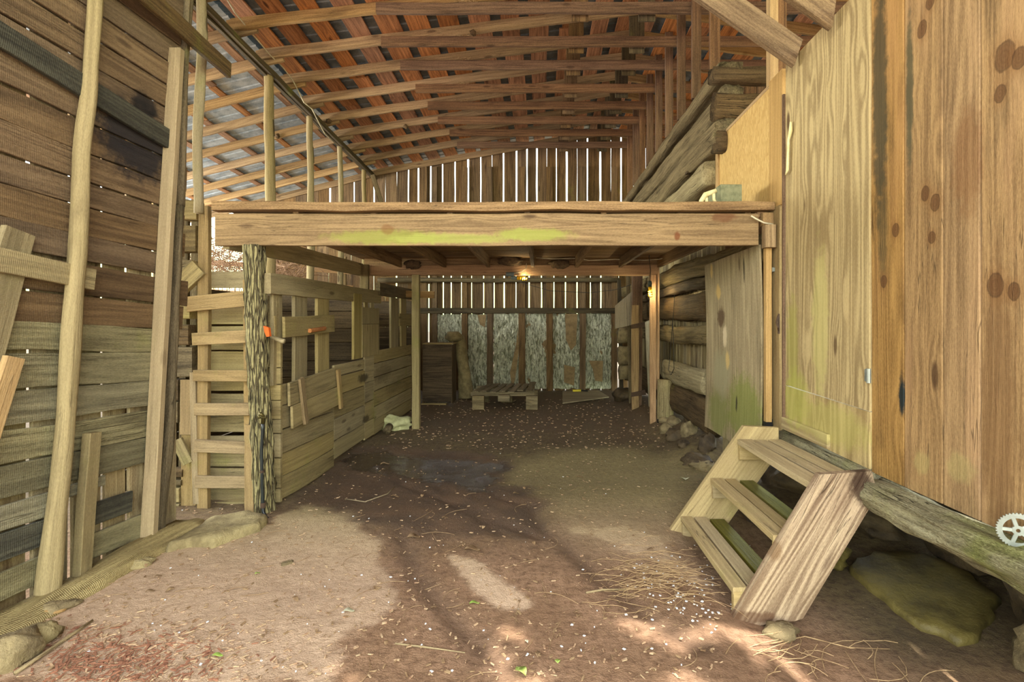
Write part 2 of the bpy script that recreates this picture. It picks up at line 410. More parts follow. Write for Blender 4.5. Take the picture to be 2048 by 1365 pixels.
def mat_ground():
    t = NT('barn_dirt')
    P = t.pos()
    wet = t.attr('wet', 'Fac'); dry = t.attr('dry', 'Fac'); far = t.attr('far', 'Fac'); pool = t.attr('pool', 'Fac')
    n1 = t.noise(P, 2.2, 6, .65)
    n2 = t.noise(P, 22, 6, .7)
    n3 = t.noise(P, 130, 3, .6)
    pink = t.mix(t.ramp(n1, .35, .65), lin(146, 114, 86), lin(168, 134, 106))
    pink = t.mix(t.ramp(n2, .4, .7), pink, lin(120, 90, 66))
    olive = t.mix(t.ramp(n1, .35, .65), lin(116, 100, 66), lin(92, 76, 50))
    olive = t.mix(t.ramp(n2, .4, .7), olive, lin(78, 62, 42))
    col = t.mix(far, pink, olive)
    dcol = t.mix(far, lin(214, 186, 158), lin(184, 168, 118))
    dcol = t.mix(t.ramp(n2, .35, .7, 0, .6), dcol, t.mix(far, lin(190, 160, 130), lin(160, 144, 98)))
    col = t.mix(dry, col, dcol)
    wcol = t.mix(t.ramp(n1, .35, .65), lin(84, 66, 52), lin(108, 84, 64))
    col = t.mix(wet, col, wcol)
    col = t.mix(t.math('MULTIPLY', pool, .8), col, lin(58, 50, 44))
    vo = t.n('ShaderNodeTexVoronoi')
    t.inp(vo, 'Vector', P)
    vo.inputs['Scale'].default_value = 34
    spk = t.math('MULTIPLY', t.ramp(vo.outputs['Distance'], .08, .14, 1, 0), t.ramp(vo.outputs['Color'], .55, .6))
    spc = t.mix(t.ramp(t.noise(P, 60, 1), .4, .6), lin(196, 176, 140), lin(70, 52, 38))
    col = t.mix(t.math('MULTIPLY', spk, .6), col, spc)
    t.l(col, t.b.inputs['Base Color'])
    r = t.math('SUBTRACT', .92, t.math('MULTIPLY', wet, .32))
    r = t.math('SUBTRACT', r, t.math('MULTIPLY', pool, t.ramp(n2, .7, .4, .3, .62)), clamp=True)
    t.l(r, t.b.inputs['Roughness'])
    h = t.math('MULTIPLY_ADD', n3, .3, n2)
    h = t.math('MULTIPLY', h, t.math('SUBTRACT', 1.0, t.math('MULTIPLY', pool, .85)))
    t.bump(h, .8, .03)
    return t.m
M['dirt'] = mat_ground()

# ------------------------------------------------------------------ mesh builder
class MB:
    def __init__(s):
        s.v = []; s.f = []; s.g = []; s.p = []
        s.newpid()
    def newpid(s):
        s.pid = random.random()
        s.off = V((random.uniform(0, 40), random.uniform(0, 40), random.uniform(0, 40)))
    def av(s, co, g):
        s.v.append(tuple(co)); g = V(g) + s.off
        s.g.append(tuple(g)); s.p.append(s.pid)
        return len(s.v) - 1
    def rings(s, rings, closed=True, cap=True):
        ids = [[s.av(c, g) for c, g in r] for r in rings]
        n = len(ids[0])
        for a, b in zip(ids[:-1], ids[1:]):
            for i in range(n if closed else n - 1):
                j = (i + 1) % n
                s.f.append((a[i], a[j], b[j], b[i]))
        if cap and closed:
            s.f.append(tuple(reversed(ids[0])))
            s.f.append(tuple(ids[-1]))
    def board(s, p0, p1, w, t, wdir=(0, 0, 1), rough=.003, bow=0.0, ch=.003, seg=.3, taper=1.0, skew0=0.0, skew1=0.0):
        """a board from p0 to p1 along its centre line, w along wdir, t across"""
        s.newpid()
        p0 = V(p0); p1 = V(p1)
        L = p1 - p0; ln = L.length
        d = L / ln
        wd = V(wdir); wd = (wd - d * wd.dot(d)).normalized()
        td = d.cross(wd)
        n = max(2, int(ln / seg) + 1)
        sd = random.uniform(0, 100)
        rg = []
        for i in range(n):
            u = i / (n - 1)
            x = u * ln
            o = wd * (noise.noise(V((x * 1.7, sd, 0))) * rough * 1.6) + td * (noise.noise(V((x * 1.7, sd, 9))) * rough * 1.2 + bow * math.sin(u * math.pi))
            ww = (w / 2) * (1 + (taper - 1) * u) + noise.noise(V((x * 3, sd, 4))) * rough * 1.4
            tt = t / 2
            c = min(ch, tt * .6)
            ring = []
            for a, b in ((ww - c, tt), (ww, tt - c), (ww, -tt + c), (ww - c, -tt), (-ww + c, -tt), (-ww, -tt + c), (-ww, tt - c), (-ww + c, tt)):
                sk = 0
                if i == 0: sk = skew0 * a
                if i == n - 1: sk = skew1 * a
                co = p0 + d * (x + sk) + o + wd * a + td * b
                ring.append((co, (x + sk, a, b)))
            rg.append(ring)
        s.rings(rg)
        return s
    def log(s, p0, p1, rw, rt, wdir=(0, 0, 1), sq=3.5, rough=.015, n=20, seg=.09, bow=0.0, ragged=0.0, taper=1.0):
        s.newpid()
        p0 = V(p0); p1 = V(p1)
        L = p1 - p0; ln = L.length; d = L / ln
        wd = V(wdir); wd = (wd - d * wd.dot(d)).normalized(); td = d.cross(wd)
        m = max(3, int(ln / seg) + 1)
        sd = random.uniform(0, 100)
        rg = []
        for i in range(m):
            u = i / (m - 1); x = u * ln
            o = wd * (noise.noise(V((x * .6, sd, 0))) * rough * 2.5 + bow * math.sin(u * math.pi)) + td * (noise.noise(V((x * .6, sd, 7))) * rough * 1.5)
            k = 1 + (taper - 1) * u
            ring = []
            for j in range(n):
                a = 2 * math.pi * j / n
                ca, sa = math.cos(a), math.sin(a)
                r = (abs(ca) ** sq + abs(sa) ** sq) ** (-1.0 / sq)
                q = 1 + 0
                nz = noise.noise(V((x * 2.2, ca * 1.6 + sd, sa * 1.6))) * rough + noise.noise(V((x * 7, ca * 4 + sd, sa * 4))) * rough * .5
                ex = 0
                if i in (0, m - 1): ex = noise.noise(V((sd, ca * 3, sa * 3))) * ragged
                A = (rw * k * r + nz) * ca; B = (rt * k * r + nz) * sa
                co = p0 + d * (x + ex) + o + wd * A + td * B
                ring.append((co, (x, A, B)))
            rg.append(ring)
        s.rings(rg)
        return s
    def tube(s, pts, rad, n=8, rough=0.0, seg=None):
        s.newpid()
        pts = [V(p) for p in pts]
        if not hasattr(rad, '__len__'):
            rad = [rad] * len(pts)
        if seg:
            P2 = []; R2 = []
            for a in range(len(pts) - 1):
                k = max(1, int((pts[a + 1] - pts[a]).length / seg))
                for i in range(k):
                    u = i / k
                    P2.append(pts[a].lerp(pts[a + 1], u)); R2.append(rad[a] * (1 - u) + rad[a + 1] * u)
            P2.append(pts[-1]); R2.append(rad[-1])
            pts, rad = P2, R2
        sd = random.uniform(0, 100)
        rg = []; x = 0; up = None
        for i, p in enumerate(pts):
            d = (pts[min(i + 1, len(pts) - 1)] - pts[max(i - 1, 0)]).normalized()
            if up is None:
                up = V((0, 0, 1)) if abs(d.z) < .9 else V((0, 1, 0))
            a1 = (up - d * up.dot(d)).normalized(); a2 = d.cross(a1); up = a1
            if i: x += (p - pts[i - 1]).length
            ring = []
            o = a1 * noise.noise(V((x * 1.1, sd, 1))) * rough * 1.6 + a2 * noise.noise(V((x * 1.1, sd, 5))) * rough * 1.6
            for j in range(n):
                a = 2 * math.pi * j / n
                r = rad[i] + noise.noise(V((x * 2.5, math.cos(a) * 1.3 + sd, math.sin(a) * 1.3))) * rough
                ring.append((p + o + a1 * r * math.cos(a) + a2 * r * math.sin(a), (x, r * math.cos(a), r * math.sin(a))))
            rg.append(ring)
        s.rings(rg)
        return s
    def prism(s, poly, axis, thick, ldir=None):
        """poly: list of 3-D points in one plane, extruded by vector axis*thick"""
        s.newpid()
        ax = V(axis).normalized() * thick
        P = [V(p) for p in poly]
        ld = V(ldir).normalized() if ldir else (P[1] - P[0]).normalized()
        wd = V(axis).cross(ld).normalized()
        o = P[0]
        def g(p): 
            q = p - o
            return (q.dot(ld), q.dot(wd), q.dot(V(axis).normalized()))
        a = [s.av(p, g(p)) for p in P]
        b = [s.av(p + ax, g(p + ax)) for p in P]
        n = len(P)
        s.f.append(tuple(a)); s.f.append(tuple(reversed(b)))
        for i in range(n):
            j = (i + 1) % n
            s.f.append((a[j], a[i], b[i], b[j]))
        return s
    def box(s, c, sx, sy, sz, ch=.004, rot=0.0):
        d = V((math.cos(rot), math.sin(rot), 0)) * sx / 2
        return s.board(V(c) - d, V(c) + d, sz, sy, (0, 0, 1), rough=.001, ch=ch, seg=1)
    def blob(s, c, rx, ry, rz, nz=.25, fr=1.6, nu=18, nv=10, flat=None, rot=0):
        s.newpid()
        sd = random.uniform(0, 100)
        rg = []
        for i in range(nv + 1):
            th = math.pi * (i + .02) / (nv + .04)
            ring = []
            for j in range(nu):
                a = 2 * math.pi * j / nu
                dx, dy, dz = math.sin(th) * math.cos(a), math.sin(th) * math.sin(a), math.cos(th)
                k = 1 + nz * noise.noise(V((dx * fr + sd, dy * fr, dz * fr))) * 1.6 + nz * .4 * noise.noise(V((dx * fr * 3 + sd, dy * fr * 3, dz * fr * 3)))
                x, y, z = dx * rx * k, dy * ry * k, dz * rz * k
                if flat is not None: z = max(-flat, min(flat, z))
                X = x * math.cos(rot) - y * math.sin(rot); Y = x * math.sin(rot) + y * math.cos(rot)
                ring.append((V(c) + V((X, Y, z)), (x, y, z)))
            rg.append(ring)
        s.rings(rg)
        return s
    def slab(s, poly, z, th, nz=.02):
        """irregular flat stone from an outline of (x, y) points"""
        s.newpid()
        P = []
        n = len(poly)
        for i in range(n):
            a = V(poly[i] + (0,)); b = V(poly[(i + 1) % n] + (0,))
            for k in range(5):
                q = a.lerp(b, k / 5)
                P.append((q.x + nz * noise.noise(q * 7), q.y + nz * noise.noise(q * 7 + V((9, 3, 1)))))
        cx = sum(p[0] for p in P) / len(P); cy = sum(p[1] for p in P) / len(P)
        def ring(k, zz, j):
            return [((cx + (x - cx) * k, cy + (y - cy) * k, zz + j * noise.noise(V((x * k * 5, y * k * 5, 3)))), (x * k, y * k, zz)) for x, y in P]
        s.rings([ring(.9, z - th, .0), ring(1.0, z - th * .6, .01), ring(.985, z - th * .15, .012), ring(.94, z, .012), ring(.7, z + .006, .02), ring(.4, z + .01, .02), ring(.05, z + .01, .01)])
        return s
    def build(s, name, mat, parent=None, smooth=False):
        vs = np.array(s.v, dtype=np.float64)
        if parent is None:
            o = np.array([(vs[:, 0].min() + vs[:, 0].max()) / 2, (vs[:, 1].min() + vs[:, 1].max()) / 2, vs[:, 2].min()])
        else:
            o = np.array(parent['_org'] if '_org' in parent else (0, 0, 0))
        me = bpy.data.meshes.new(name)
        me.from_pydata([tuple(x) for x in (vs - o)], [], s.f)
        a = me.attributes.new('gc', 'FLOAT_VECTOR', 'POINT')
        a.data.foreach_set('vector', np.array(s.g, dtype=np.float32).ravel())
        a = me.attributes.new('pid', 'FLOAT', 'POINT')
        a.data.foreach_set('value', np.array(s.p, dtype=np.float32))
        if smooth:
            me.polygons.foreach_set('use_smooth', [True] * len(me.polygons))
        me.materials.append(M[mat])
        ob = bpy.data.objects.new(name, me)
        C.objects.link(ob)
        if parent is None:
            ob.location = tuple(o)
            ORG[ob.name] = tuple(o)
        else:
            ob.parent = parent
        return ob
ORG = {}

def tag(o, label, cat, group=None, kind=None):
    o['label'] = label
    o['category'] = cat
    if group: o['group'] = group
    if kind: o['kind'] = kind
    return o
def item(name, mb, mat, label, cat, group=None, kind=None, smooth=False):
    return tag(mb.build(name, mat, smooth=smooth), label, cat, group, kind)
def struct(name, mb, mat, parent=None, smooth=False):
    o = mb.build(name, mat, parent, smooth)
    if parent is None: o['kind'] = 'structure'
    return o
def root(name, loc, label, cat, group=None):
    o = bpy.data.objects.new(name, None)
    o.location = loc
    o.empty_display_size = .1
    C.objects.link(o)
    PORG[o.name] = V(loc)
    return tag(o, label, cat, group)
PORG = {}
def part(name, mb, mat, parent, label=None, smooth=False):
    """mesh given in world coordinates, parented to a thing's Empty or mesh"""
    org = PORG.get(parent.name) or V(ORG.get(parent.name, (0, 0, 0)))
    mb.v = [tuple(V(c) - org) for c in mb.v]
    vs = mb.v
    me_o = mb.build(name, mat, parent, smooth)
    PORG[me_o.name] = org
    if label: me_o['label'] = label
    return me_o
# parts are already relative: override origin shift
def _noorg(parent): return (0, 0, 0)

def P(px, py, Y):
    return V(((px - 1080) * Y / 1000.0, Y, CAM_H + (645 - py) * Y / 1000.0))
def PX(px, py, X):
    Y = X * 1000.0 / (px - 1080)
    return P(px, py, Y)
def G(px, py, z=0.0):
    Y = (CAM_H - z) * 1000.0 / (py - 645)
    return ((px - 1080) * Y / 1000.0, Y)
ORDW = 'first second third fourth fifth sixth seventh eighth ninth tenth eleventh twelfth thirteenth fourteenth fifteenth sixteenth seventeenth eighteenth nineteenth twentieth'.split()
UP = (0, 0, 1)

# ================================================================== ground
def in_poly(px, py, poly):
    x, y = px, py
    inside = np.zeros(x.shape, bool)
    n = len(poly)
    for i in range(n):
        x1, y1 = poly[i]; x2, y2 = poly[(i + 1) % n]
        c = ((y1 > y) != (y2 > y)) & (x < (x2 - x1) * (y - y1) / (y2 - y1 + 1e-9) + x1)
        inside ^= c
    return inside
def seg_dist(x, y, pts):
    d = np.full(x.shape, 1e9)
    for (x1, y1), (x2, y2) in zip(pts[:-1], pts[1:]):
        L2 = (x2 - x1) ** 2 + (y2 - y1) ** 2 + 1e-12
        t = np.clip(((x - x1) * (x2 - x1) + (y - y1) * (y2 - y1)) / L2, 0, 1)
        d = np.minimum(d, np.hypot(x - x1 - t * (x2 - x1), y - y1 - t * (y2 - y1)))
    return d
def sdf(x, y, poly):
    d = seg_dist(x, y, list(poly) + [poly[0]])
    return np.where(in_poly(x, y, poly), -d, d)
def sstep(v, a, b):
    t = np.clip((v - a) / (b - a), 0, 1)
    return t * t * (3 - 2 * t)

def Gp(pts): return [G(*p) for p in pts]
DRY = [Gp([(0, 1365), (0, 1330), (90, 1240), (330, 1100), (540, 1050), (610, 1005), (700, 1020), (735, 1075), (745, 1120), (770, 1180), (790, 1215), (740, 1250), (690, 1270), (660, 1310), (630, 1365)]),
       Gp([(905, 1113), (945, 1125), (1000, 1160), (1050, 1210), (1000, 1212), (960, 1190), (925, 1150)]),
       Gp([(1010, 935), (1100, 905), (1250, 900), (1390, 930), (1370, 1000), (1330, 1090), (1380, 1130), (1290, 1115), (1200, 1085), (1145, 1060), (1090, 1000), (1020, 970)]),
       Gp([(1145, 1060), (1240, 1062), (1330, 1070), (1325, 1095), (1400, 1145), (1290, 1112), (1200, 1085)])]
WET = Gp([(600, 1000), (680, 925), (700, 893), (850, 895), (980, 905), (1020, 925), (1000, 960), (1070, 985), (1080, 1030), (1110, 1070), (1000, 1060), (850, 1080), (790, 1060), (740, 1060), (700, 1020)])
POOL = Gp([(690, 905), (780, 900), (850, 912), (930, 910), (1000, 918), (990, 950), (960, 975), (900, 960), (840, 950), (760, 940), (690, 930)])
RILL = [Gp([(760, 930), (800, 960), (870, 985), (930, 1000), (1000, 1040), (1080, 1070)]), Gp([(880, 960), (900, 1000), (960, 1030), (1000, 1060)]),
        Gp([(960, 950), (1000, 990), (1060, 1010), (1080, 1050), (1120, 1080), (1190, 1150), (1290, 1230), (1400, 1290)]),
        Gp([(800, 1060), (815, 1100), (830, 1150), (900, 1230), (950, 1280), (1000, 1330)])]

def ground_z(x, y):
    z = np.zeros_like(x)
    z -= .13 * sstep(x, .7, 1.4) * sstep(y, 1.0, 2.0) * sstep(-y, -4.4, -3.3)        # dip under the stairs
    z += .22 * sstep(x, 1.25, 2.0) * sstep(y, 4.8, 5.6) * sstep(-y, -10.5, -8.5)      # bank by the log wall
    z += .02 * sstep(-x, .3, 2.6) * sstep(-y, -4.6, -3.0)
    z -= .06 * np.exp(-((x + .8) ** 2 / 1.2 + (y - 5.2) ** 2 / 1.0))
    for r in RILL:
        z -= .022 * np.exp(-(seg_dist(x, y, r) / .05) ** 2)
    return z

def axis_pts(lo, a, b, hi, fine, coarse):
    return np.concatenate([np.arange(lo, a, coarse), np.arange(a, b, fine), np.arange(b, hi + coarse, coarse)])
gx = axis_pts(-60, -3.4, 3.2, 60, .028, 1.5)
gy = np.concatenate([np.arange(-40, 0, 1.5), np.arange(0, 1.8, .1), np.arange(1.8, 7.0, .025), np.arange(7, 11.2, .06), np.arange(11.2, 80, 2.0)])
GX, GY = np.meshgrid(gx, gy)
nzv = np.array([[noise.noise(V((x * 1.3, y * 1.3, 0))) * .02 + noise.noise(V((x * 6, y * 6, 2))) * .006 + noise.noise(V((x * 19, y * 19, 5))) * .003 for x in gx] for y in gy])
ed = np.array([[noise.noise(V((x * 4, y * 4, 8))) * .09 + noise.noise(V((x * 15, y * 15, 8))) * .04 + noise.noise(V((x * 45, y * 45, 8))) * .02 for x in gx] for y in gy])
GZ = ground_z(GX, GY) + nzv
dry = np.zeros_like(GX)
for k, poly in enumerate(DRY):
    w = (.05, .03, .40, .06)[k]
    dry = np.maximum(dry, (1, 1, .42, .85)[k] * (1 - sstep(sdf(GX, GY, poly) + ed * (.5, 1.2, 1.2, .6)[k - 1 if k else 1], -w * .4, w)))
dry *= np.where(sdf(GX, GY, DRY[0]) < .3, .75, 1.0)
wet = (1 - sstep(sdf(GX, GY, WET) + ed * 1.6, -.10, .16)) * .95
for r in RILL:
    wet = np.maximum(wet, .6 * np.exp(-(seg_dist(GX, GY, r) / .09) ** 2))
pool = 1 - sstep(sdf(GX, GY, POOL) + ed * 1.8, -.08, .10)
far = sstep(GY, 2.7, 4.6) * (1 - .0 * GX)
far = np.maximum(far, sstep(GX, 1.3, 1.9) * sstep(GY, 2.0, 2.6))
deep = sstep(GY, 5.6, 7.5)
wet = np.maximum(wet, deep * .55)  # ground made darker towards the rear by reusing this mask
ny, nx = GX.shape
me = bpy.data.meshes.new('floor')
idx = np.arange(nx * ny).reshape(ny, nx)
quads = np.stack([idx[:-1, :-1], idx[:-1, 1:], idx[1:, 1:], idx[1:, :-1]], -1).reshape(-1, 4)
me.from_pydata(np.stack([GX.ravel(), GY.ravel(), GZ.ravel()], -1).tolist(), [], quads.tolist())
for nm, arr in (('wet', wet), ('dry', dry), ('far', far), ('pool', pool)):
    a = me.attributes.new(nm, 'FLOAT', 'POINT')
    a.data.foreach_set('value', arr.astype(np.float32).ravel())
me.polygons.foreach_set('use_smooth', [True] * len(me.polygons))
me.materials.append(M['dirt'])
fl = bpy.data.objects.new('floor', me)
fl['kind'] = 'structure'
C.objects.link(fl)
from bisect import bisect
def gz(x, y):
    i = min(max(bisect(gy.tolist() if False else GYL, y) - 1, 0), ny - 2); j = min(max(bisect(GXL, x) - 1, 0), nx - 2)
    return float(GZ[i, j])
GYL = gy.tolist(); GXL = gx.tolist()
def onG(px, py):
    z = 0.0
    for _ in range(6):
        x, y = G(px, py, z)
        z = gz(x, y)
    return V((x, y, z))

# ================================================================== left wall (near, slightly turned)
def LX(Y, off=0.0): return -2.70 + .1 * (Y - 2.5) + off
def LP(Y, Z, off=0.0): return V((LX(Y, off), Y, Z - .055 * (Y - 2.5)))
EDG = [.61, .785, .965, 1.15, 1.345, 1.51, 1.685, 1.87, 2.03, 2.20, 2.35, 2.52, 2.70, 2.88, 3.05, 3.215, 3.38, 3.55, 3.72, 3.9, 4.07, 4.24, 4.42]
mb = MB()
for a, b in zip(EDG[5:-1], EDG[6:]):
    g = random.uniform(.008, .014)
    mb.board(LP(.6, (a + b) / 2), LP(3.62 + random.uniform(-.04, .05), (a + b) / 2 + random.uniform(-.008, .008)), b - a - g, .022, UP, rough=.006, seg=.2)
mb.v = [(x + .006 * math.sin(z * 37), y, z) for x, y, z in mb.v]
wl = struct('wall_left', mb, 'left_plank')
mb = MB()
for a, b in zip(EDG[:5], EDG[1:6]):
    g = random.uniform(.010, .018)
    mb.board(LP(.6, (a + b) / 2), LP(3.5, (a + b) / 2 + random.uniform(-.01, .01)), b - a - g, .022, UP, rough=.007, seg=.2)
struct('wall_left_lower', mb, 'left_low_plank')
mb = MB()
y = .6
while y < 3.5:
    w = random.uniform(.15, .24)
    mb.board(LP(y + w / 2, -.02, -.045), LP(y + w / 2, 4.4, -.045), w - random.choice((.003, .004, .014)), .02, (0, 1, 0), rough=.004)
    y += w
struct('wall_left_outer', mb, 'left_vert')

def lboard(Y0, z0t, z0b, Y1, z1t, z1b, mat, label, off=.03, t=.022, name='nailed_board', rough=.004, group=None):
    m = MB()
    m.board(V((LX(Y0, off), Y0, (z0t + z0b) / 2)), V((LX(Y1, off), Y1, (z1t + z1b) / 2)), ((z0t - z0b) + (z1t - z1b)) / 2, t, UP, rough=rough, seg=.12)
    return item(name, m, mat, label, 'board', group)
lboard(2.885, .427, .306, 3.20, .425, .285, 'dark_board', 'short dark rust-marked board low on plank wall between the pole and sawn post', .012)
lboard(2.853, .253, .11, 3.27, .245, .09, 'left_low_plank', 'lowest weathered board of the plank wall right of the round pole', .012)
lboard(2.82, .585, .51, 3.02, .575, .52, 'left_low_plank', 'short split board stub beside the narrow upright lath on left wall', .012)
lboard(2.3, .595, .462, 2.74, .575, .45, 'left_low_plank', 'grey plank low on left wall, highest of three left of the pole', .012)
lboard(2.3, .45, .315, 2.73, .44, .30, 'dark_board', 'dark plank low on left wall, middle of three left of the pole', .012)
lboard(2.3, .255, .11, 2.72, .25, .11, 'left_low_plank', 'rough plank low on left wall, lowest of three left of the pole', .012)
# long dark board across the upper wall
m = MB()
a = PX(-40, 45, LX(2.5, .03)); b = PX(352, 288, LX(3.6, .03))
m.board(a, b, .135, .028, UP, rough=.006, seg=.12, skew1=.2)
item('slanting_board', m, 'dark_board', 'long dark board slanting across the left wall with a charred end', 'board')
m = MB()
a = PX(-40, 512, LX(2.5, .06)); b = PX(186, 560, LX(2.9, .06))
m.board(a, b, .12, .03, UP, rough=.004, seg=.12)
item('crosspiece_board', m, 'stall', 'grey level crosspiece nailed over the diagonal brace and the round pole', 'board')
m = MB()
a = PX(38, 462, LX(2.6, .035)); b = PX(-50, 790, LX(2.4, .035))
m.board(a, b, .15, .03, (0, 1, 0), rough=.004, seg=.12)
item('diagonal_brace_board', m, 'stall', 'greyish diagonal brace board at the left edge under the crosspiece', 'board')
m = MB()
a = PX(28, 715, LX(2.55, .07)); b = PX(-50, 960, LX(2.4, .07))
m.board(a, b, .09, .03, (0, 1, 0), rough=.002)
item('fresh_pine_board', m, 'pine_trim', 'fresh yellow pine board leaning at the far left edge', 'board')
# round pole
m = MB()
m.tube([(-2.60, 2.645, -.03), (-2.60, 2.725, .914), (-2.60, 2.76, 1.44), (-2.595, 2.80, 1.87), (-2.60, 2.84, 2.46), (-2.60, 2.886, 2.86), (-2.60, 2.92, 3.38), (-2.60, 2.98, 4.35)], [.052, .044, .043, .040, .039, .037, .036, .036], n=16, rough=.010, seg=.08)
item('round_pole_post', m, 'pole', 'knotty peeled round pole standing against the left plank wall', 'post', smooth=True)
m = MB()
m.board((-2.60, 2.83, .0), (-2.60, 2.90, .86), .075, .05, (0, 1, 0), rough=.004)
item('upright_lath', m, 'stall', 'short narrow upright board beside the foot of the round pole', 'board')
m = MB()
m.board((-2.56, 3.265, .0), (-2.555, 3.515, 3.42), .045, .085, (0, 1, 0), rough=.003, seg=.25)
item('sawn_wall_post', m, 'post', 'tall dusty square-sawn post on the left wall, leaning slightly', 'post')
m = MB()
m.log((-2.585, 3.37, -.02), (-2.585, 3.565, 2.33), .03, .045, (0, 1, 0), rough=.012)
item('hewn_corner_post', m, 'hewn', 'dark rough-hewn corner post, lower length behind the sawn post', 'post', smooth=True)
m = MB()
m.log((-2.59, 3.575, 2.335), (-2.585, 3.69, 4.5), .035, .045, (0, 1, 0), rough=.012)
item('hewn_corner_post', m, 'hewn', 'dark knotty corner post, upper length stacked on the lower one', 'post', smooth=True)
m = MB()
m.tube([(-2.69, 3.94, 2.36), (-2.665, 3.93, 4.7)], .034, n=14, rough=.01, seg=.1)
item('round_corner_pole', m, 'pole', 'round pole rising beside the hewn corner post to the roof', 'post', smooth=True)
m = MB()
m.board((-2.51, .7, 3.74), (-2.50, 4.02, 3.52), .13, .035, UP, rough=.01, seg=.15)
item('wall_top_board', m, 'log_dark', 'dark rough board crowning the left wall at its top', 'board')
m = MB()
m.board((-2.76, .6, 4.35), (-2.72, 4.3, 4.35), .15, .1, UP, rough=.01)
item('wall_plate_beam', m, 'rafter', 'pale beam end above the corner poles at upper left', 'beam')
# sill log and stones at the left
m = MB()
m.log((-2.70, .8, .01), (-2.49, 3.6, -.01), .09, .13, UP, sq=2.2, rough=.03)
item('sill_log', m, 'log_pale', 'half-buried dirt-coated sill log under the left plank wall', 'log', smooth=True)

# ================================================================== stub ends between corner post and ladder
rows = [((368, 404), (401, 441), 'stall', 'weathered plank stub by the ladder rail, topmost of the stacked stubs'),
        ((364, 452), (399, 506), 'hewn', 'thick dark plank stub just under the topmost stub'),
        ((361, 521), (388, 545), 'hewn', 'thin dark stub behind the tilted block'),
        ((355, 603), (388, 640), 'stall', 'grey stub level with the topmost ladder rungs'),
        ((352, 649), (385, 690), 'log_dark', 'black-ended log stub beside the second ladder rung'),
        ((345, 695), (392, 754), 'hewn', 'large brown log stub above the short upright plank'),
        ((341, 758), (364, 800), 'log_dark', 'dark stub left of the short upright plank'),
        ((340, 803), (364, 845), 'hewn', 'brown stub low behind the corner post'),
        ((334, 938), (372, 952), 'log_dark', 'thin flat stub under the small tilted plank'),
        ((332, 957), (370, 970), 'hewn', 'thin split stub near the floor by the corner'),
        ((327, 974), (366, 1003), 'stall', 'grey block stub resting over the lowest one'),
        ((327, 1004), (366, 1022), 'stall', 'lowest grey stub at the foot of the corner stack')]
for (x0, y0), (x1, y1), mt, lb in rows:
    m = MB()
    c0 = P(x0, (y0 + y1) / 2, 4.12); c1 = P(x1, (y0 + y1) / 2, 4.12)
    m.board(c0, c1, (y1 - y0) * .00412, .10, UP, rough=.006, seg=.05, ch=.008)
    item('wall_log_stub', m, mt, lb, 'log stub', 'stub ends beside the ladder')
m = MB()
m.board(P(360, 572, 4.03), P(400, 535, 4.03), .15, .05, (1, 0, 1), rough=.003)
item('tilted_block', m, 'stall', 'tilted square-cut block jammed high between post and ladder rail', 'board')
m = MB()
m.board(P(354, 880, 4.03), P(377, 927, 4.03), .09, .025, (1, 0, .4), rough=.003)
item('tilted_plank', m, 'stall', 'small pale plank hanging askew low beside the ladder', 'board')
m = MB()
m.board(P(374, 760, 4.05), P(373, 869, 4.05), .09, .025, (1, 0, 0), rough=.003)
item('short_upright_plank', m, 'rung', 'short upright plank nailed left of the ladder', 'board')
m = MB()
m.board(P(380, 870, 4.10), P(378, 1012, 4.10), .12, .03, (1, 0, 0), rough=.004)
item('short_upright_plank', m, 'grey_trim', 'brown upright plank behind the ladder foot', 'board')
m = MB()
for px in (352, 372, 392):
    m.board(P(px, 400, 4.25), P(px - 8, 1020, 4.25), .06, .03, (1, 0, 0), rough=.004)
struct('wall_corner_backing', m, 'hewn')

# ================================================================== ladder
lad = root('ladder', P(440, 1020, 4.02), 'built-in board ladder with six rungs at the left edge of the loft', 'ladder')
m = MB(); m.board(P(410, 413, 4.05), P(408, 1016, 4.05), .085, .045, (1, 0, 0), rough=.004); part('rail', m, 'rung', lad)
m = MB(); m.board(P(497, 560, 4.07), P(500, 1030, 4.07), .07, .04, (1, 0, 0), rough=.003); part('rail', m, 'rung', lad)
m = MB(); m.board(P(387, 745, 4.04), P(394, 1008, 4.04), .05, .03, (1, 0, 0), rough=.003); part('batten', m, 'grey_trim', lad)
for x0, y0, x1, y1, dz in ((375, 588, 493, 618, 6), (386, 664, 497, 688, 3), (388, 741, 499, 763, 0), (390, 807, 500, 831, 0), (391, 882, 501, 906, -2), (392, 953, 500, 976, 0)):
    m = MB()
    m.board(P(x0, (y0 + y1) / 2 + dz, 4.0), P(x1, (y0 + y1) / 2 - dz, 4.0), (y1 - y0) * .0041, .03, UP, rough=.002)
    part('rung', m, 'rung', lad)
# plank wall behind the ladder
m = MB()
zz = [(577, 543), (650, 592), (701, 652), (783, 703), (865, 787), (933, 871), (968, 936), (1005, 970)]
for yb, yt in zz:
    m.board(P(415, (yb + yt) / 2, 4.24), P(520, (yb + yt) / 2, 4.24), (yb - yt - 1.5) * .00424, .025, UP, rough=.003, seg=.1)
struct('wall_stall_end', m, 'stall')
m = MB()
m.log(P(322, 1020, 4.2), P(505, 1018, 4.2), .06, .07, UP, rough=.015)
item('threshold_sill', m, 'stall', 'low weathered sill beam under the ladder wall', 'beam', smooth=True)

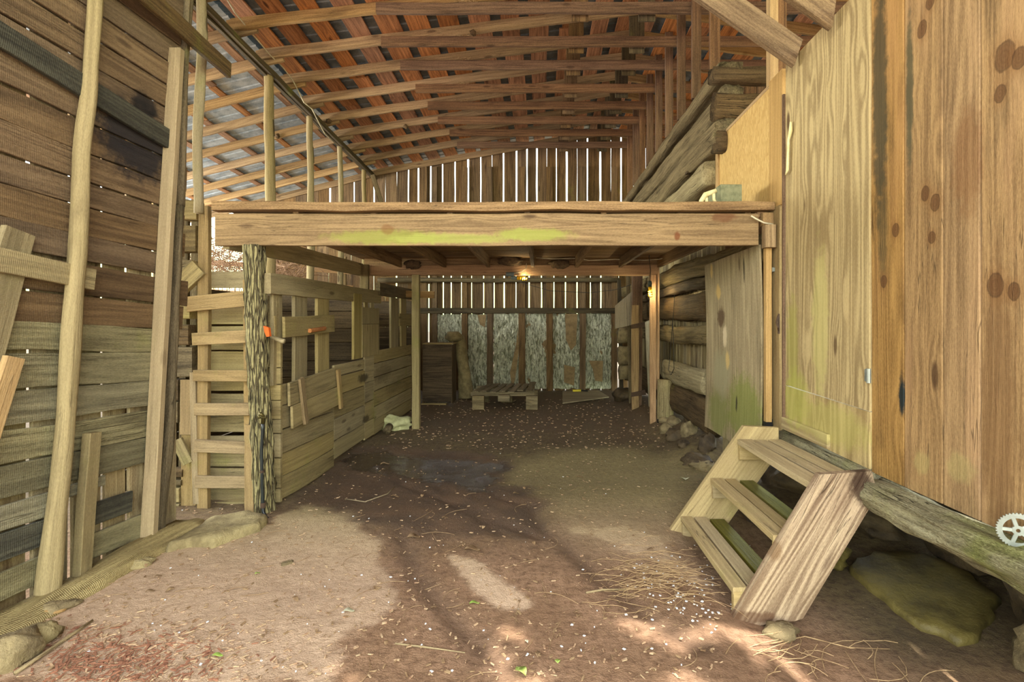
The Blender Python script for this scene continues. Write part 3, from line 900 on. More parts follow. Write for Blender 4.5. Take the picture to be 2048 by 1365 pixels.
# ================================================================== bark post and water pipe
m = MB()
m.log((-2.19, 3.97, -.08), (-2.27, 3.97, 2.11), .085, .085, (1, 0, 0), sq=2.1, n=40, seg=.035, rough=.012)
vv = []
for (x, y, z) in m.v:
    cx = -2.19 - .08 * (z + .08) / 2.19
    a = math.atan2(y - 3.97, x - cx)
    k = 1.04 - .55 * abs(noise.noise(V((math.cos(a) * 4.5, math.sin(a) * 4.5, z * 1.6)))) - .35 * abs(noise.noise(V((math.cos(a) * 11, math.sin(a) * 11, z * 5))))
    vv.append((cx + (x - cx) * k, 3.97 + (y - 3.97) * k, z))
m.v = vv
item('bark_covered_post', m, 'bark', 'rough tree-trunk post with bark carrying the loft corner', 'post', smooth=True)
m = MB(); m.board(P(500, 850, 3.94), P(500, 1035, 3.94), .07, .03, (1, 0, 0), rough=.003)
item('foot_board', m, 'rung', 'pale upright board at the left foot of the bark post', 'board')
sp = root('water_hydrant', P(526, 1030, 3.85), 'black water pipe with spigot strapped to the bark post', 'water pipe')
m = MB(); m.tube([P(526, 845, 3.85), P(523, 900, 3.85), P(524, 960, 3.85), P(526, 1024, 3.85), P(533, 1036, 3.83), P(547, 1048, 3.78)], .012, n=10, seg=.05); part('pipe', m, 'black_pipe', sp, smooth=True)
m = MB(); m.tube([P(526, 848, 3.85), P(526, 832, 3.85), P(520, 828, 3.82)], .014, n=10); m.tube([P(518, 829, 3.83), P(518, 838, 3.82)], .009); part('spigot', m, 'brass', sp, smooth=True)
m = MB(); m.tube([P(519, 836, 3.84), P(534, 836, 3.84)], .006); part('spigot_handle', m, 'brass', sp)
for a_, b_, r_ in ((P(526, 1006, 3.85), P(526, 1016, 3.85), .019), (P(524, 941, 3.85), P(524, 946, 3.85), .017), (P(540, 1042, 3.80), P(552, 1053, 3.76), .018)):
    m = MB(); m.tube([a_, b_], r_, n=10); part('clamp', m, 'rust', sp)
m = MB(); m.prism([P(531, 652, 3.90), P(541, 656, 3.90), P(543, 673, 3.90), P(537, 674, 3.90), P(533, 664, 3.90)], (0, -1, 0), .03)
item('orange_insulator', m, 'orange', 'small orange plastic insulator on the right side of the bark post', 'insulator')

# ================================================================== stall front (plane X = -2.17)
SX = -2.17
def SY(px): return -SX * 1000.0 / (1080 - px)
def SP(px, py, off=0.0):
    Y = -(SX) * 1000.0 / (1080 - px)
    return V((SX + off, Y, CAM_H + (645 - py) * Y / 1000.0))
st = root('stall_partition', (SX, 5.5, 0), 'long stall front of grey horizontal boards with slatted openings', 'stall partition')
segs = [4.17, 5.24, 6.16, 6.50, 8.4]
zrows = [[.02, .21, .40, .60, .80, .985], [.06, .25, .48, .72, .92, 1.05], [.04, .26, .50, .75, 1.09], [.03, .22, .40, .60, .78, .96, 1.13]]
for i, zr in enumerate(zrows):
    m = MB()
    for a, b in zip(zr[:-1], zr[1:]):
        m.board((SX - .0, segs[i] + .004, (a + b) / 2 + random.uniform(-.003, .003)), (SX - .0, segs[i + 1] - .004, (a + b) / 2), b - a - .010, .024, UP, rough=.003, seg=.2)
    if i == 0:  # the nearest boards bulge outwards at the bottom
        m.v = [(x + .05 * math.sin(max(0, min(1, (y - 4.1) / 1.1)) * math.pi) * max(0, .6 - z), y, z - .03 * max(0, (y - 4.2))) for x, y, z in m.v]
    part('siding', m, 'stall', st)
def spart(name, px0, px1, py0, py1, mat='stall', off=.0, t=.03):
    pc = (px0 + px1) / 2
    m = MB()
    w = SY(px1) - SY(px0)
    m.board(SP(pc, py0, off), SP(pc, py1, off), w, t, (0, 1, 0), rough=.003)
    m.v = [(x, y, z) for x, y, z in m.v]
    return part(name, m, mat, st)
spart('jamb', 548, 566, 588, 770, off=-.02)
spart('slat', 589, 614, 582, 760, off=-.01)
spart('slat', 635, 658, 585, 745, off=-.01)
spart('slat', 706, 722, 588, 718, off=.0, mat='underpost')
spart('slat', 722, 756, 649, 712, off=.012, t=.02)
spart('slat', 722, 756, 616, 648, off=.012, t=.02)
spart('slat', 730, 736, 592, 616, off=-.01, t=.02)
spart('slat', 742, 748, 592, 616, off=-.01, t=.02)
spart('slat', 782, 797, 596, 700, off=-.01)
spart('slat', 802, 812, 598, 698, off=-.01)
m = MB(); m.board(SP(797, 640, .01), SP(838, 640, .01), .19, .024, UP, rough=.003); part('cross_board', m, 'stall', st)
m = MB(); m.board(SP(536, 567, .0), SP(762, 595, -.02), .17, .05, UP, rough=.004, seg=.2, bow=.0); part('top_rail', m, 'stall', st)
m = MB(); m.board(SP(756, 578, .0), SP(836, 592, .0), .17, .06, UP, rough=.004); part('top_rail', m, 'hewn', st, 'darker far top rail')
m = MB()
for k, (ya, yb) in enumerate(((592, 675), (677, 735), (737, 768), (770, 800), (802, 838), (840, 866), (868, 915), (917, 975), (978, 1004))):
    m.board(P(538, (ya + yb) / 2, 4.14), P(563 - 8 * (k < 1), (ya + yb) / 2, 4.14), (yb - ya) * .00414, .03, UP, rough=.003, seg=.05)
part('end_board', m, 'stall', st)
cb = MB(); cb.board(SP(559, 655, .035), SP(660, 647, .035), .175, .024, UP, rough=.003)
item('nailed_cross_board', cb, 'stall', 'wide short board nailed across the slats of the first stall opening', 'board')
m = MB(); m.board(P(546, 632, 4.10), P(546, 673, 4.10), .045, .03, (1, 0, 0), rough=.002)
item('end_cleat', m, 'stall', 'small upright cleat at the near end of the nailed cross board', 'cleat')
m = MB(); m.tube([SP(606, 662, .06), SP(637, 657, .06)], .02, n=10)
item('wooden_peg', m, 'roof_plank', 'reddish round wooden peg on the nailed cross board', 'peg')
m = MB(); m.tube([P(543, 674, 4.0), P(562, 682, 3.98), P(568, 683, 3.97)], [.016, .018, .02], n=10)
item('dowel_latch', m, 'pole', 'short dowel latch sticking out beside the bark post', 'latch', smooth=True)
# hanging panel
hp = root('hanging_board_flap', (SX + .05, 4.7, .58), 'short board panel with two cleats hung low on the stall front', 'panel')
m = MB()
m.board((SX + .045, 4.23, .89), (SX + .045, 5.20, .93), .20, .022, UP, rough=.003)
m.board((SX + .06, 4.25, .69), (SX + .06, 5.22, .735), .19, .022, UP, rough=.003)
part('panel_boards', m, 'stall', hp)
for ya, yb in ((4.38, 4.46), (5.19, 5.24)):
    m = MB(); m.board((SX + .075, ya, 1.01), (SX + .085, yb, .60), .07, .025, (0, 1, 0), rough=.002); part('cleat', m, 'rung', hp)
# stall inner walls
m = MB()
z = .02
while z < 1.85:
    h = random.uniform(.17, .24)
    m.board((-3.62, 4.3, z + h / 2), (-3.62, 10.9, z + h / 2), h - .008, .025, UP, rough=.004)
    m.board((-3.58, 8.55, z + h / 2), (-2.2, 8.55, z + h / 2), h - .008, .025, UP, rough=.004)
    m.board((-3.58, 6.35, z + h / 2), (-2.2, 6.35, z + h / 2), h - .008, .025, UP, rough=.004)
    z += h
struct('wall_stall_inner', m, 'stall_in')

# ================================================================== loft platform
m = MB(); m.board((-2.56, 3.96, 2.23), (1.72, 3.96, 2.232), .252, .045, UP, rough=.004, seg=.3)
item('loft_rim_beam', m, 'beam', 'wide pale front beam of the loft with green algae streaks', 'beam')
m = MB(); m.board((-2.56, 3.94, 2.405), (1.83, 3.94, 2.412), .066, .09, UP, rough=.006, seg=.2)
item('loft_edge_board', m, 'under', 'narrow reddish edge board along the top of the loft front beam', 'board')
m = MB(); m.board((-2.50, 3.98, 2.17), (-2.50, 7.0, 2.235), .17, .05, UP, rough=.003)
item('loft_side_beam', m, 'stall', 'left side beam of the loft running back from the bark post', 'beam')
m = MB()
y = 3.99
while y < 7.2:
    w = random.uniform(.13, .18)
    m.board((-2.55, y + w / 2, 2.42), (1.78, y + w / 2, 2.42), w - .006, .03, (0, 1, 0), rough=.003)
    y += w
item('loft_deck', m, 'under', 'dark plank deck of the loft seen from underneath', 'deck')
for i, X in enumerate((-1.95, -1.33, -.72, -.10, .51, 1.12, 1.66)):
    m = MB(); m.board((X, 3.99, 2.325), (X, 6.98, 2.335), .14, .045, UP, rough=.004)
    item('loft_joist', m, 'under', 'dark joist under the loft deck, %s from the left' % ORDW[i], 'joist', 'joists under the loft')
m = MB(); m.board((-2.52, 7.03, 2.235), (1.65, 7.03, 2.235), .135, .05, UP, rough=.003); m.board((-2.52, 7.09, 2.18), (1.65, 7.09, 2.18), .04, .06, UP, rough=.003)
item('loft_cross_beam', m, 'crossbeam', 'orange-brown rear cross beam carrying the loft joists', 'beam')
m = MB(); m.board((-2.5, 7.12, 2.36), (1.7, 7.12, 2.36), .12, .03, UP, rough=.003)
item('loft_back_board', m, 'under', 'brown closing board above the rear cross beam of the loft', 'board')
m = MB(); m.board((-1.745, 7.04, -.10), (-1.745, 7.04, 2.165), .10, .09, (1, 0, 0), rough=.003)
item('loft_support_post', m, 'underpost', 'square post under the left end of the rear cross beam', 'post')
m = MB(); m.board((1.585, 7.03, .0), (1.585, 7.03, 2.165), .085, .05, (1, 0, 0), rough=.003)
m.board((1.655, 7.10, .55), (1.655, 7.10, 2.3), .07, .06, (1, 0, 0), rough=.003)
item('loft_support_post', m, 'crossbeam', 'square post under the right end of the rear cross beam', 'post')
m = MB(); m.board((-2.43, 6.93, 1.90), (-2.43, 6.93, 2.30), .12, .05, (1, 0, 0), rough=.003)
item('hanger_block', m, 'hewn', 'short hanging block where side beam meets rear cross beam', 'block')
m = MB(); m.log((1.785, 3.90, 2.08), (1.785, 3.90, 2.255), .045, .05, (1, 0, 0), sq=4, rough=.003)
item('end_block', m, 'beam', 'small rounded block under the right end of the loft front beam', 'block')
m = MB(); m.board((1.79, 3.94, 2.26), (1.79, 3.94, 2.36), .09, .05, (1, 0, 0), rough=.003)
item('end_cap_board', m, 'under', 'dark end piece closing the right tip of the loft beam', 'block')
# nests
for px, py, r, lb in ((825, 529, .11, 'mud swallow nest on the cross beam, far left one'), (1020, 522, .17, 'wide mud swallow nest on the middle of the cross beam'), (1120, 528, .13, 'mud swallow nest right of the middle joist')):
    m = MB(); m.blob(P(px, py, 6.96), r, .08, .06, .35, 2.0)
    item('swallow_nest', m, 'mud', lb, 'nest', 'swallow nests under the loft', smooth=True)
# lamps
def cfl(name, base, axis, label, sock):
    ax = V(axis).normalized()
    r = root(name, base, label, 'light bulb', 'spiral bulbs under the loft')
    m = MB(); m.tube([base, base + ax * .03, base + ax * .085], [.018, .026, .024], n=14); part('socket', m, sock, r, smooth=True)
    m = MB(); m.tube([base + ax * .085, base + ax * .135], [.026, .024], n=14); part('ballast', m, 'yellow', r, smooth=True)
    a1 = ax.orthogonal().normalized(); a2 = ax.cross(a1)
    pts = [base + ax * (.138 + .085 * k / 40) + (a1 * math.cos(k * .47) + a2 * math.sin(k * .47)) * .024 for k in range(41)]
    lamp('bulb_light', base + ax * .185, 5 if abs(ax.x) > .5 else 14)
    m = MB(); m.tube(pts, .0075, n=6); part('spiral_tube', m, 'yellow', r, smooth=True)
    return r
cfl('hanging_spiral_bulb', P(1300, 562, 6.8), (0, 0, -1), 'yellow spiral bulb hanging from a black cord beside right support post', 'socket')
cfl('beam_spiral_bulb', P(1022, 556, 6.98), (1, 0, -.05), 'yellow spiral bulb in a grey socket under the middle of the cross beam', 'grey_socket')
m = MB(); m.tube([P(1012, 549, 6.98), P(1028, 549, 6.98)], .03, n=12)
item('junction_fitting', m, 'grey_socket', 'grey junction fitting under the middle of the cross beam', 'junction box')
def wire(name, pts, r, mat, label, cat='wire'):
    m = MB(); m.tube(pts, r, n=6)
    return item(name, m, mat, label, cat, smooth=True)
wire('lamp_cord', [P(1301, 492, 6.7), P(1298, 515, 6.75), P(1301, 540, 6.8), P(1300, 563, 6.8)], .005, 'black_wire', 'black cord holding the hanging yellow bulb')
wire('joist_cable', [P(1072, 516, 6.9), P(1110, 518, 6.9), P(1150, 517, 6.9), P(1178, 521, 6.9), P(1230, 519, 6.9), P(1290, 521, 6.9), P(1318, 519, 6.8), P(1355, 508, 6.3), P(1398, 488, 5.6)], .006, 'white_wire', 'white cable strung along the joists under the loft', 'cable')
wire('bulb_cable', [P(1028, 547, 6.97), P(1042, 544, 6.97), P(1052, 538, 6.97), P(1053, 527, 6.97)], .005, 'white_wire', 'short white cable curling up from the middle bulb', 'cable')
wire('beam_end_cable', [P(1502, 432, 3.90), P(1512, 438, 3.89), P(1528, 446, 3.89), P(1546, 449, 3.89)], .007, 'white_wire', 'white cable stub from the right end of the loft front beam', 'cable')
wire('slack_wire', [P(1040, 565, 9.5), P(1100, 582, 9.5), P(1180, 586, 9.5), P(1230, 580, 9.0), P(1262, 570, 8.5)], .005, 'black_wire', 'slack black wire crossing in front of the bright slits')

# ================================================================== roof
def zp(Y): return 4.83 + .045 * (11 - max(Y, 2.0))
def sl(Y): return .18 - .013 * (11 - max(Y, 2.0))
RID = 1.3
def zr(X, Y):   # top face of the rafters
    if X <= -3.67: return zp(Y) + .0 + .25 * (X + 3.67)
    if X > RID: return zp(Y) + sl(Y) * (RID + 3.67) - sl(Y) * (X - RID) + .05
    return zp(Y) + sl(Y) * (X + 3.67) + .05
YS = [5.95 + k * .617 for k in range(8)]
YALL = [YS[0] - .617 * k for k in range(8, 0, -1)] + YS + [10.93]
FRONT = 0.7
YALL = [y for y in YALL if y > FRONT]
nk = 0
names = []
for i, Y in enumerate(YALL):
    seen = Y > 4.6
    back = i
    m = MB()
    dz_ = .13 if Y > 10.8 else .07
    m.board((-3.72, Y, zr(-3.66, Y) - dz_), (RID, Y, zr(RID, Y) - dz_), .135, .042, UP, rough=.006, seg=.3)
    item('rafter', m, 'rafter', 'long main-roof rafter left of the ridge, %s from the rear wall' % ORDW[len(YALL) - 1 - i], 'rafter', 'main roof rafters')
    m = MB()
    m.board((RID, Y, zr(RID, Y) - .07), (6.4, Y, zr(6.4, Y) - .07), .135, .042, UP, rough=.006)
    item('rafter', m, 'rafter', 'main-roof rafter over the log crib side, %s from the rear wall' % ORDW[len(YALL) - 1 - i], 'rafter', 'right roof rafters')
    m = MB()
    m.board((-8.2, Y + .05, zr(-8.2, Y) - .08), (-3.4, Y + .05, zr(-3.68, Y) + .05 - .06), .13, .042, UP, rough=.006)
    item('lean_to_rafter', m, 'rafter', 'pale lean-to rafter beyond the plate beam, %s from the rear wall' % ORDW[len(YALL) - 1 - i], 'rafter', 'lean-to rafters')
TL = (755, 765, 803, 833, 857, 877, 900, 915)
TY = (22, 88, 134, 180, 214, 243, 268, 292)
for k, Y in enumerate(YS):
    X0 = (TL[k] - 1080) * Y / 1000
    Z = CAM_H + (645 - TY[k]) * Y / 1000
    m = MB(); m.board((X0, Y - .045, Z), (4.7, Y - .045, Z + .01), .13, .04, UP, rough=.005, seg=.4)
    item('collar_tie', m, 'tie', 'reddish-brown level collar tie under the roof, %s back from the camera' % ORDW[k], 'collar tie', 'collar ties')
    for X, wd, nm in ((.48, .2, 'left'), (1.28, .2, 'ridge')):
        m = MB(); m.board((X, Y + .045, Z - .10), (X, Y + .045, zr(X, Y) - .01), wd, .022, (1, 0, 0), rough=.003)
        item('web_board', m, 'back' if nm == 'left' else 'plate', 'short upright web board at the %s on the %s collar tie' % ('ridge' if nm == 'ridge' else 'middle', ORDW[k]), 'board', 'roof web boards')
for k, Y in enumerate([YS[0] - .617] + YS):
    m = MB(); m.board((1.83, Y - .09, 4.12), (1.83, Y - .09, zr(1.83, Y) - .02), .105, .045, (1, 0, 0), rough=.003)
    item('hanger_stud', m, 'tie', 'upright stud between the log crib and the roof, %s from the front' % ORDW[k], 'stud', 'studs above the log crib')
random.seed(5)
for k, px in enumerate((932, 930, 928, 925, 922)):
    Y = YS[k]; Z = CAM_H + (645 - TY[k]) * Y / 1000 + .07
    m = MB()
    for _ in range(46):
        c = V(((px - 1080) * Y / 1000 + random.gauss(0, .06), Y - .045 + random.gauss(0, .012), Z + random.random() * .03 - .002))
        d = V((random.uniform(-.05, .05), random.uniform(-.03, .03), random.uniform(-.03, .02)))
        m.tube([c - d, c + V((0, 0, .006)), c + d], .0018, n=4)
    item('nest_straw_tuft', m, 'straw', 'tuft of nest straw lying on the %s collar tie' % ORDW[k], 'nest', 'straw tufts on the collar ties', kind='stuff')
for k, (px, py, Y) in enumerate(((556, 280, 7.0), (546, 339, 8.6), (658, 230, 8.1), (812, 256, 8.6), (946, 60, 6.5))):
    best = min([q for q in YALL if q > 4], key=lambda q: abs(P(px, py, q).z - (zr(P(px, py, q).x, q) - .07)))
    pp = P(px, py, best); m = MB(); m.blob((pp.x, best - .02, zr(pp.x, best) - .13), .04, .035, .04, .3)
    item('wasp_nest', m, 'mud', 'small round wasp nest on a rafter, %s from the left' % ORDW[(1, 0, 2, 3, 4)[k]], 'nest', 'wasp nests on the rafters', smooth=True)
# sheathing planks
def sheath(X, w, mat, name, label, group, y0=FRONT - .3, y1=11.15, t=.022):
    m = MB()
    n = 14
    m.newpid()
    rg = []
    def top(xx, Y): return zr(xx, Y) + .002
    sd = random.uniform(0, 99)
    pieces = [(y0, y0 + random.uniform(2, 4))]
    while pieces[-1][1] < y1 - 1.5:
        a = pieces[-1][1] + .01
        pieces.append((a, min(y1, a + random.uniform(2.4, 4.2))))
    pieces[-1] = (pieces[-1][0], y1)
    for a, b in pieces:
        m.newpid()
        xo = random.uniform(-.02, .02); ww = w * random.uniform(.85, 1.1)
        rg = []
        for i in range(8):
            Y = a + (b - a) * i / 7
            xa = X + xo - ww / 2 + noise.noise(V((Y * 2, sd, 1))) * .006; xb = X + xo + ww / 2 + noise.noise(V((Y * 2, sd, 3))) * .006
            if X <= -3.67: xb = min(xb, -3.675)
            else: xa = max(xa, -3.665)
            r = [(xa, zr(xa, Y)), (xb, zr(xb, Y)), (xb, zr(xb, Y) + t), (xa, zr(xa, Y) + t)]
            rg.append([((x, Y, z), (Y - a, x, z - zr(X, Y))) for x, z in r])
        m.rings(rg)
    item(name, m, mat, label, 'board', group)
X = -3.5; k = 0
while X < RID - .05:
    sheath(X, .255, 'roof_plank', 'roof_plank', 'reddish roof plank under the metal, %s from the plate beam toward the ridge' % ORDW[k], 'left slope roof planks')
    X += .395 + random.uniform(-.02, .02); k += 1
X = RID + .15; k = 0
while X < 6.3:
    sheath(X, .25, 'roof_plank', 'roof_plank', 'brown roof plank over the log crib side, %s from the ridge' % ORDW[k], 'right slope roof planks')
    X += .395; k += 1
X = -3.95; k = 0
while X > -8.1:
    sheath(X, .10, 'strip', 'lean_to_roof_strip', 'narrow lean-to roof strip, %s outward from the plate beam' % ORDW[k], 'lean-to roof strips')
    X -= .62; k += 1
# metal sheets
def sheet(x0, x1, off):
    m = MB(); m.newpid()
    ys = []
    y = FRONT - .35
    while y < 11.25:
        for d, h in ((0, 0), (.012, .014), (.024, .014), (.036, 0)):
            ys.append((y + d, h))
        y += .19
    xs = [x0, (x0 + x1) / 2, x1]
    def zz2(x, Y): return .014 + zp(Y) + sl(Y) * (x + 3.67) + .05 if (x0 < -3.7 and x1 > 0) else .014 + zr(x, Y)
    ids = []
    for Y, h in ys:
        ids.append([m.av((x, Y, zz2(x, Y) + .026 + off + h), (x, Y, 0)) for x in xs])
    for a, b in zip(ids[:-1], ids[1:]):
        for i in range(len(xs) - 1):
            m.f.append((a[i], a[i + 1], b[i + 1], b[i]))
    return m
struct('ceiling', sheet(-3.95, RID, 0), 'metal_dark')
struct('ceiling_right', sheet(RID + .001, 6.6, 0), 'metal_dark')
m1 = sheet(-8.3, -3.672, 0)
struct('ceiling_lean_to', m1, 'metal')
# plate beam and lean-to posts
m = MB()
m.board((-3.66, .9, zp(.9) - .16), (-3.66, 11.0, zp(11) - .13), .14, .05, UP, rough=.008, seg=.4)
m.board((-3.60, 3.5, zp(3.5) - .19), (-3.60, 10.9, zp(11) - .17), .08, .05, UP, rough=.008, seg=.4)
item('plate_beam', m, 'plate', 'long dark plate beam where the lean-to roof meets the main roof', 'beam')
for k, (px, yt, r) in enumerate(((537, 118, .062), (619, 236, .05), (680, 305, .046), (727, 345, .045))):
    Y = 3.65 / ((1080 - px) / 1000)
    m = MB()
    zt = zp(Y) - .17
    m.tube([(-3.63, Y, -.03), (-3.66, Y + .02, 1.6), (-3.62, Y, 3.0), (-3.65, Y, zt)], [r * 1.25, r * 1.2, r * 1.05, r * .9], n=14, rough=.010, seg=.1)
    item('lean_to_pole', m, 'pole', 'round pole under the plate beam, %s from the front' % ORDW[k], 'post', 'round poles under the plate beam', smooth=True)
m = MB(); m.board(P(745, 350, 10.6), P(762, 405, 10.6), .10, .03, (1, 0, 0), rough=.003)
item('gable_brace', m, 'hewn', 'short dark brace at the rear end of the plate beam', 'brace')
for k, (px, py, Y) in enumerate(((545, 258, 6.5), (625, 312, 7.7))):
    Y = (6.72, 7.93)[k]; m = MB(); m.board(P(px - 3, py - 18, Y), P(px - 1, py + 14, Y), .07, .03, (1, 0, 0), rough=.003)
    item('pole_cleat', m, 'hewn', 'small block nailed on the %s round pole' % ORDW[k], 'cleat', 'cleats on the round poles')
pts = [PX(x, y, -3.5) for x, y in ((452, -5), (470, 25), (500, 62), (540, 110), (566, 135), (585, 160), (598, 185), (608, 205), (624, 218), (640, 250), (650, 268), (668, 285))]
wire('roof_cable', pts, .008, 'white_wire', 'pale cable running along the plate beam from top left', 'cable')

# ================================================================== back wall
YB = 11.0
def bx(px): return (px - 1080) * YB / 1000
def backboards(slits, z0, ztop, gap, m, lim=(-6.4, 2.6)):
    xs = [bx(s) for s in slits]
    edges = [lim[0]] + xs + [lim[1]]
    for a, b in zip(edges[:-1], edges[1:]):
        if b - a > .34:
            n = int(round((b - a) / .24)); cuts = [a + (b - a) * i / n for i in range(n + 1)]
        else:
            cuts = [a, b]
        for i in range(len(cuts) - 1):
            g0 = gap if i == 0 else .004; g1 = gap if i == len(cuts) - 2 else .004
            xa = cuts[i] + g0 / 2 * random.uniform(.6, 1.3); xb = cuts[i + 1] - g1 / 2 * random.uniform(.6, 1.3)
            zt = ztop if ztop else zr(max(-8, (xa + xb) / 2), YB) - .06
            m.board(((xa + xb) / 2, YB + .03, z0 + random.uniform(-.01, .01)), ((xa + xb) / 2 + random.uniform(-.004, .004), YB + .03, zt), xb - xa, .022, (1, 0, 0), rough=.003)
m = MB()
backboards([792, 837, 857, 886, 902, 923, 943, 967, 988, 1008, 1032, 1058, 1083, 1108, 1131, 1154, 1181, 1202], -.02, 3.3, .024, m, (-6.4, 1.585))
m.board((1.66, YB + .03, 1.05), (1.66, YB + .03, 3.3), .14, .022, (1, 0, 0), rough=.003)
for q in range(5): m.board((1.84 + q * .2, YB + .03, -.02), (1.84 + q * .2, YB + .03, 3.3), .196, .022, (1, 0, 0), rough=.003)
backboards([659, 707, 747, 816, 836, 861, 885, 910, 936, 961, 1007, 1033, 1054, 1074, 1113, 1134, 1175, 1201, 1243], 3.32, None, .032, m, (-6.4, 2.6))
struct('wall_back', m, 'back')
STUDS = [(850, .12), (871, .10), (930, .12), (980, .12), (1044, .14), (1099, .14), (1165, .13), (1228, .12)]
for k, (px, w) in enumerate(STUDS):
    m = MB(); m.board((bx(px) , YB - .04, 0), (bx(px), YB - .04, 4.9 + .0), w, .09, (1, 0, 0), rough=.004)
    item('wall_stud', m, 'back', 'brown upright stud of the rear wall, %s from the left' % ORDW[k], 'stud', 'studs of the rear wall')
m = MB(); m.board((bx(840), YB - .1, CAM_H + 23 * .011), (bx(1236), YB - .1, CAM_H + 23 * .011), .12, .03, UP, rough=.004)
item('wall_girt', m, 'plate', 'level dark girt nailed across the rear studs above the foil', 'board')
m = MB(); m.tube([(bx(760), YB - .14, CAM_H + 84 * .0109), (bx(1236), YB - .14, CAM_H + 84 * .0109)], .05, n=12, rough=.008, seg=.2)
item('horizontal_rail_pole', m, 'hewn', 'dark round rail crossing high in front of the rear wall slits', 'rail', smooth=True)
m = MB(); m.board((-2.5, 8.0, CAM_H + .46), (-1.69, 8.0, CAM_H + .44), .11, .04, UP, rough=.003)
item('protruding_board', m, 'rafter', 'pale board end sticking out behind the left support post', 'board')
m = MB(); m.board((-3.5, 10.98, CAM_H + .93), (-2.4, 10.98, CAM_H + .90), .12, .04, UP, rough=.003)
item('rear_cross_board', m, 'rafter', 'pale short cross board high in the rear left corner', 'board')
# foil insulation bays
bays = [(875, 925, 629, 700), (936, 976, 629, 778), (987, 1038, 627, 778), (1051, 1093, 627, 778), (1106, 1159, 627, 778), (1171, 1222, 627, 778)]
desc = ['above the tall cabinet', 'right of the tall cabinet', 'with a long hanging tear', 'intact and brightest, behind the pallet', 'with brown backing exposed at its top', 'with a square brown patch, last before the corner']
for k, (x0, x1, y0, y1) in enumerate(bays):
    m = MB(); m.newpid()
    nxx, nzz = 14, 50
    ids = []
    for j in range(nzz + 1):
        row = []
        for i in range(nxx + 1):
            px = x0 + (x1 - x0) * i / nxx; py = y0 + (y1 - y0) * j / nzz
            if i in (0, nxx): px += 2.0 * noise.noise(V((k, py * .08, i)))
            if j in (0, nzz): py += 3 * noise.noise(V((px * .1, k, j)))
            p = P(px, py, YB - .045)
            p.y += .03 * noise.noise(V((p.x * 9, p.z * 6, k))) + .014 * noise.noise(V((p.x * 30, p.z * 20, k)))
            row.append(m.av(p, (p.x, p.z, 0)))
        ids.append(row)
    for j in range(nzz):
        for i in range(nxx):
            m.f.append((ids[j][i], ids[j + 1][i], ids[j + 1][i + 1], ids[j][i + 1]))
    fo = item('foil_insulation', m, 'foil', 'crumpled silver foil insulation strip %s' % desc[k], 'insulation', 'foil strips between the rear studs', smooth=False)
    md = fo.modifiers.new('th', 'SOLIDIFY'); md.thickness = .004
for (poly, lb) in (([(1020, 745), (1032, 690), (1036, 655), (1038, 700), (1030, 760), (1024, 778)], 'torn brown paper flap dangling from the third foil strip'),
                   ([(1130, 628), (1155, 628), (1152, 690), (1142, 702), (1132, 680)], 'brown torn backing hanging over the fifth foil strip'),
                   ([(1178, 722), (1206, 722), (1205, 764), (1190, 762), (1186, 740)], 'square brown paper patch on the last foil strip'),
                   ([(1128, 730), (1150, 735), (1148, 772), (1128, 765)], 'brown paper rag low on the fifth foil strip'),
                   ([(955, 630), (972, 630), (970, 655), (960, 650)], 'small brown paper tear at the top of the second foil strip')):
    m = MB(); m.prism([P(x, y, YB - .085) for x, y in poly], (0, -1, 0), .006, ldir=(0, 0, 1))
    item('torn_paper', m, 'paper', lb, 'paper', 'torn paper on the foil')

# cabinet, roll, pallet, board, sack
cab = root('tall_cabinet', (-1.85, 9.3, 0), 'tall dark plywood box cabinet standing before the foil-lined wall', 'cabinet')
c0 = P(850, 808, 9.05)
x0, x1 = -2.12, -1.60
m = MB(); m.board((x0, 9.06, .58), (x1, 9.06, .58), 1.04, .02, UP, rough=.002); part('front_panel', m, 'cabinet', cab)
m = MB(); m.board((x1 + .0, 9.28, .03), (x1 + .0, 9.28, 1.09), .44, .02, (0, 1, 0), rough=.001); m.board((x0, 9.28, .03), (x0, 9.28, 1.09), .44, .02, (0, 1, 0), rough=.001); part('side_panel', m, 'cabinet', cab)
m = MB(); m.board((x0 - .01, 9.28, 1.11), (x1 + .02, 9.28, 1.11), .46, .02, (0, 1, 0), rough=.001); part('top', m, 'cab_edge', cab, 'paler top')
m = MB(); m.board((x0 - .03, 9.1, .015), (x1 - .1, 9.1, .015), .1, .03, (0, 1, 0), rough=.001); part('base_strip', m, 'cab_edge', cab, 'pale base strip')
m = MB()
m.tube([(-1.42, 9.75, .02), (-1.44, 9.78, .5), (-1.55, 9.8, 1.0), (-1.62, 9.8, 1.22)], [.15, .12, .11, .12], n=18, rough=.03, seg=.06)
item('rolled_carpet', m, 'canvas', 'rolled pale canvas standing upright behind the cabinet', 'roll', smooth=True)
m = MB()
m.blob((-1.66, 9.62, 1.22), .17, .12, .10, .2)
item('folded_cloth', m, 'canvas', 'rounded bundle of canvas on top of the dark cabinet', 'cloth', smooth=True)

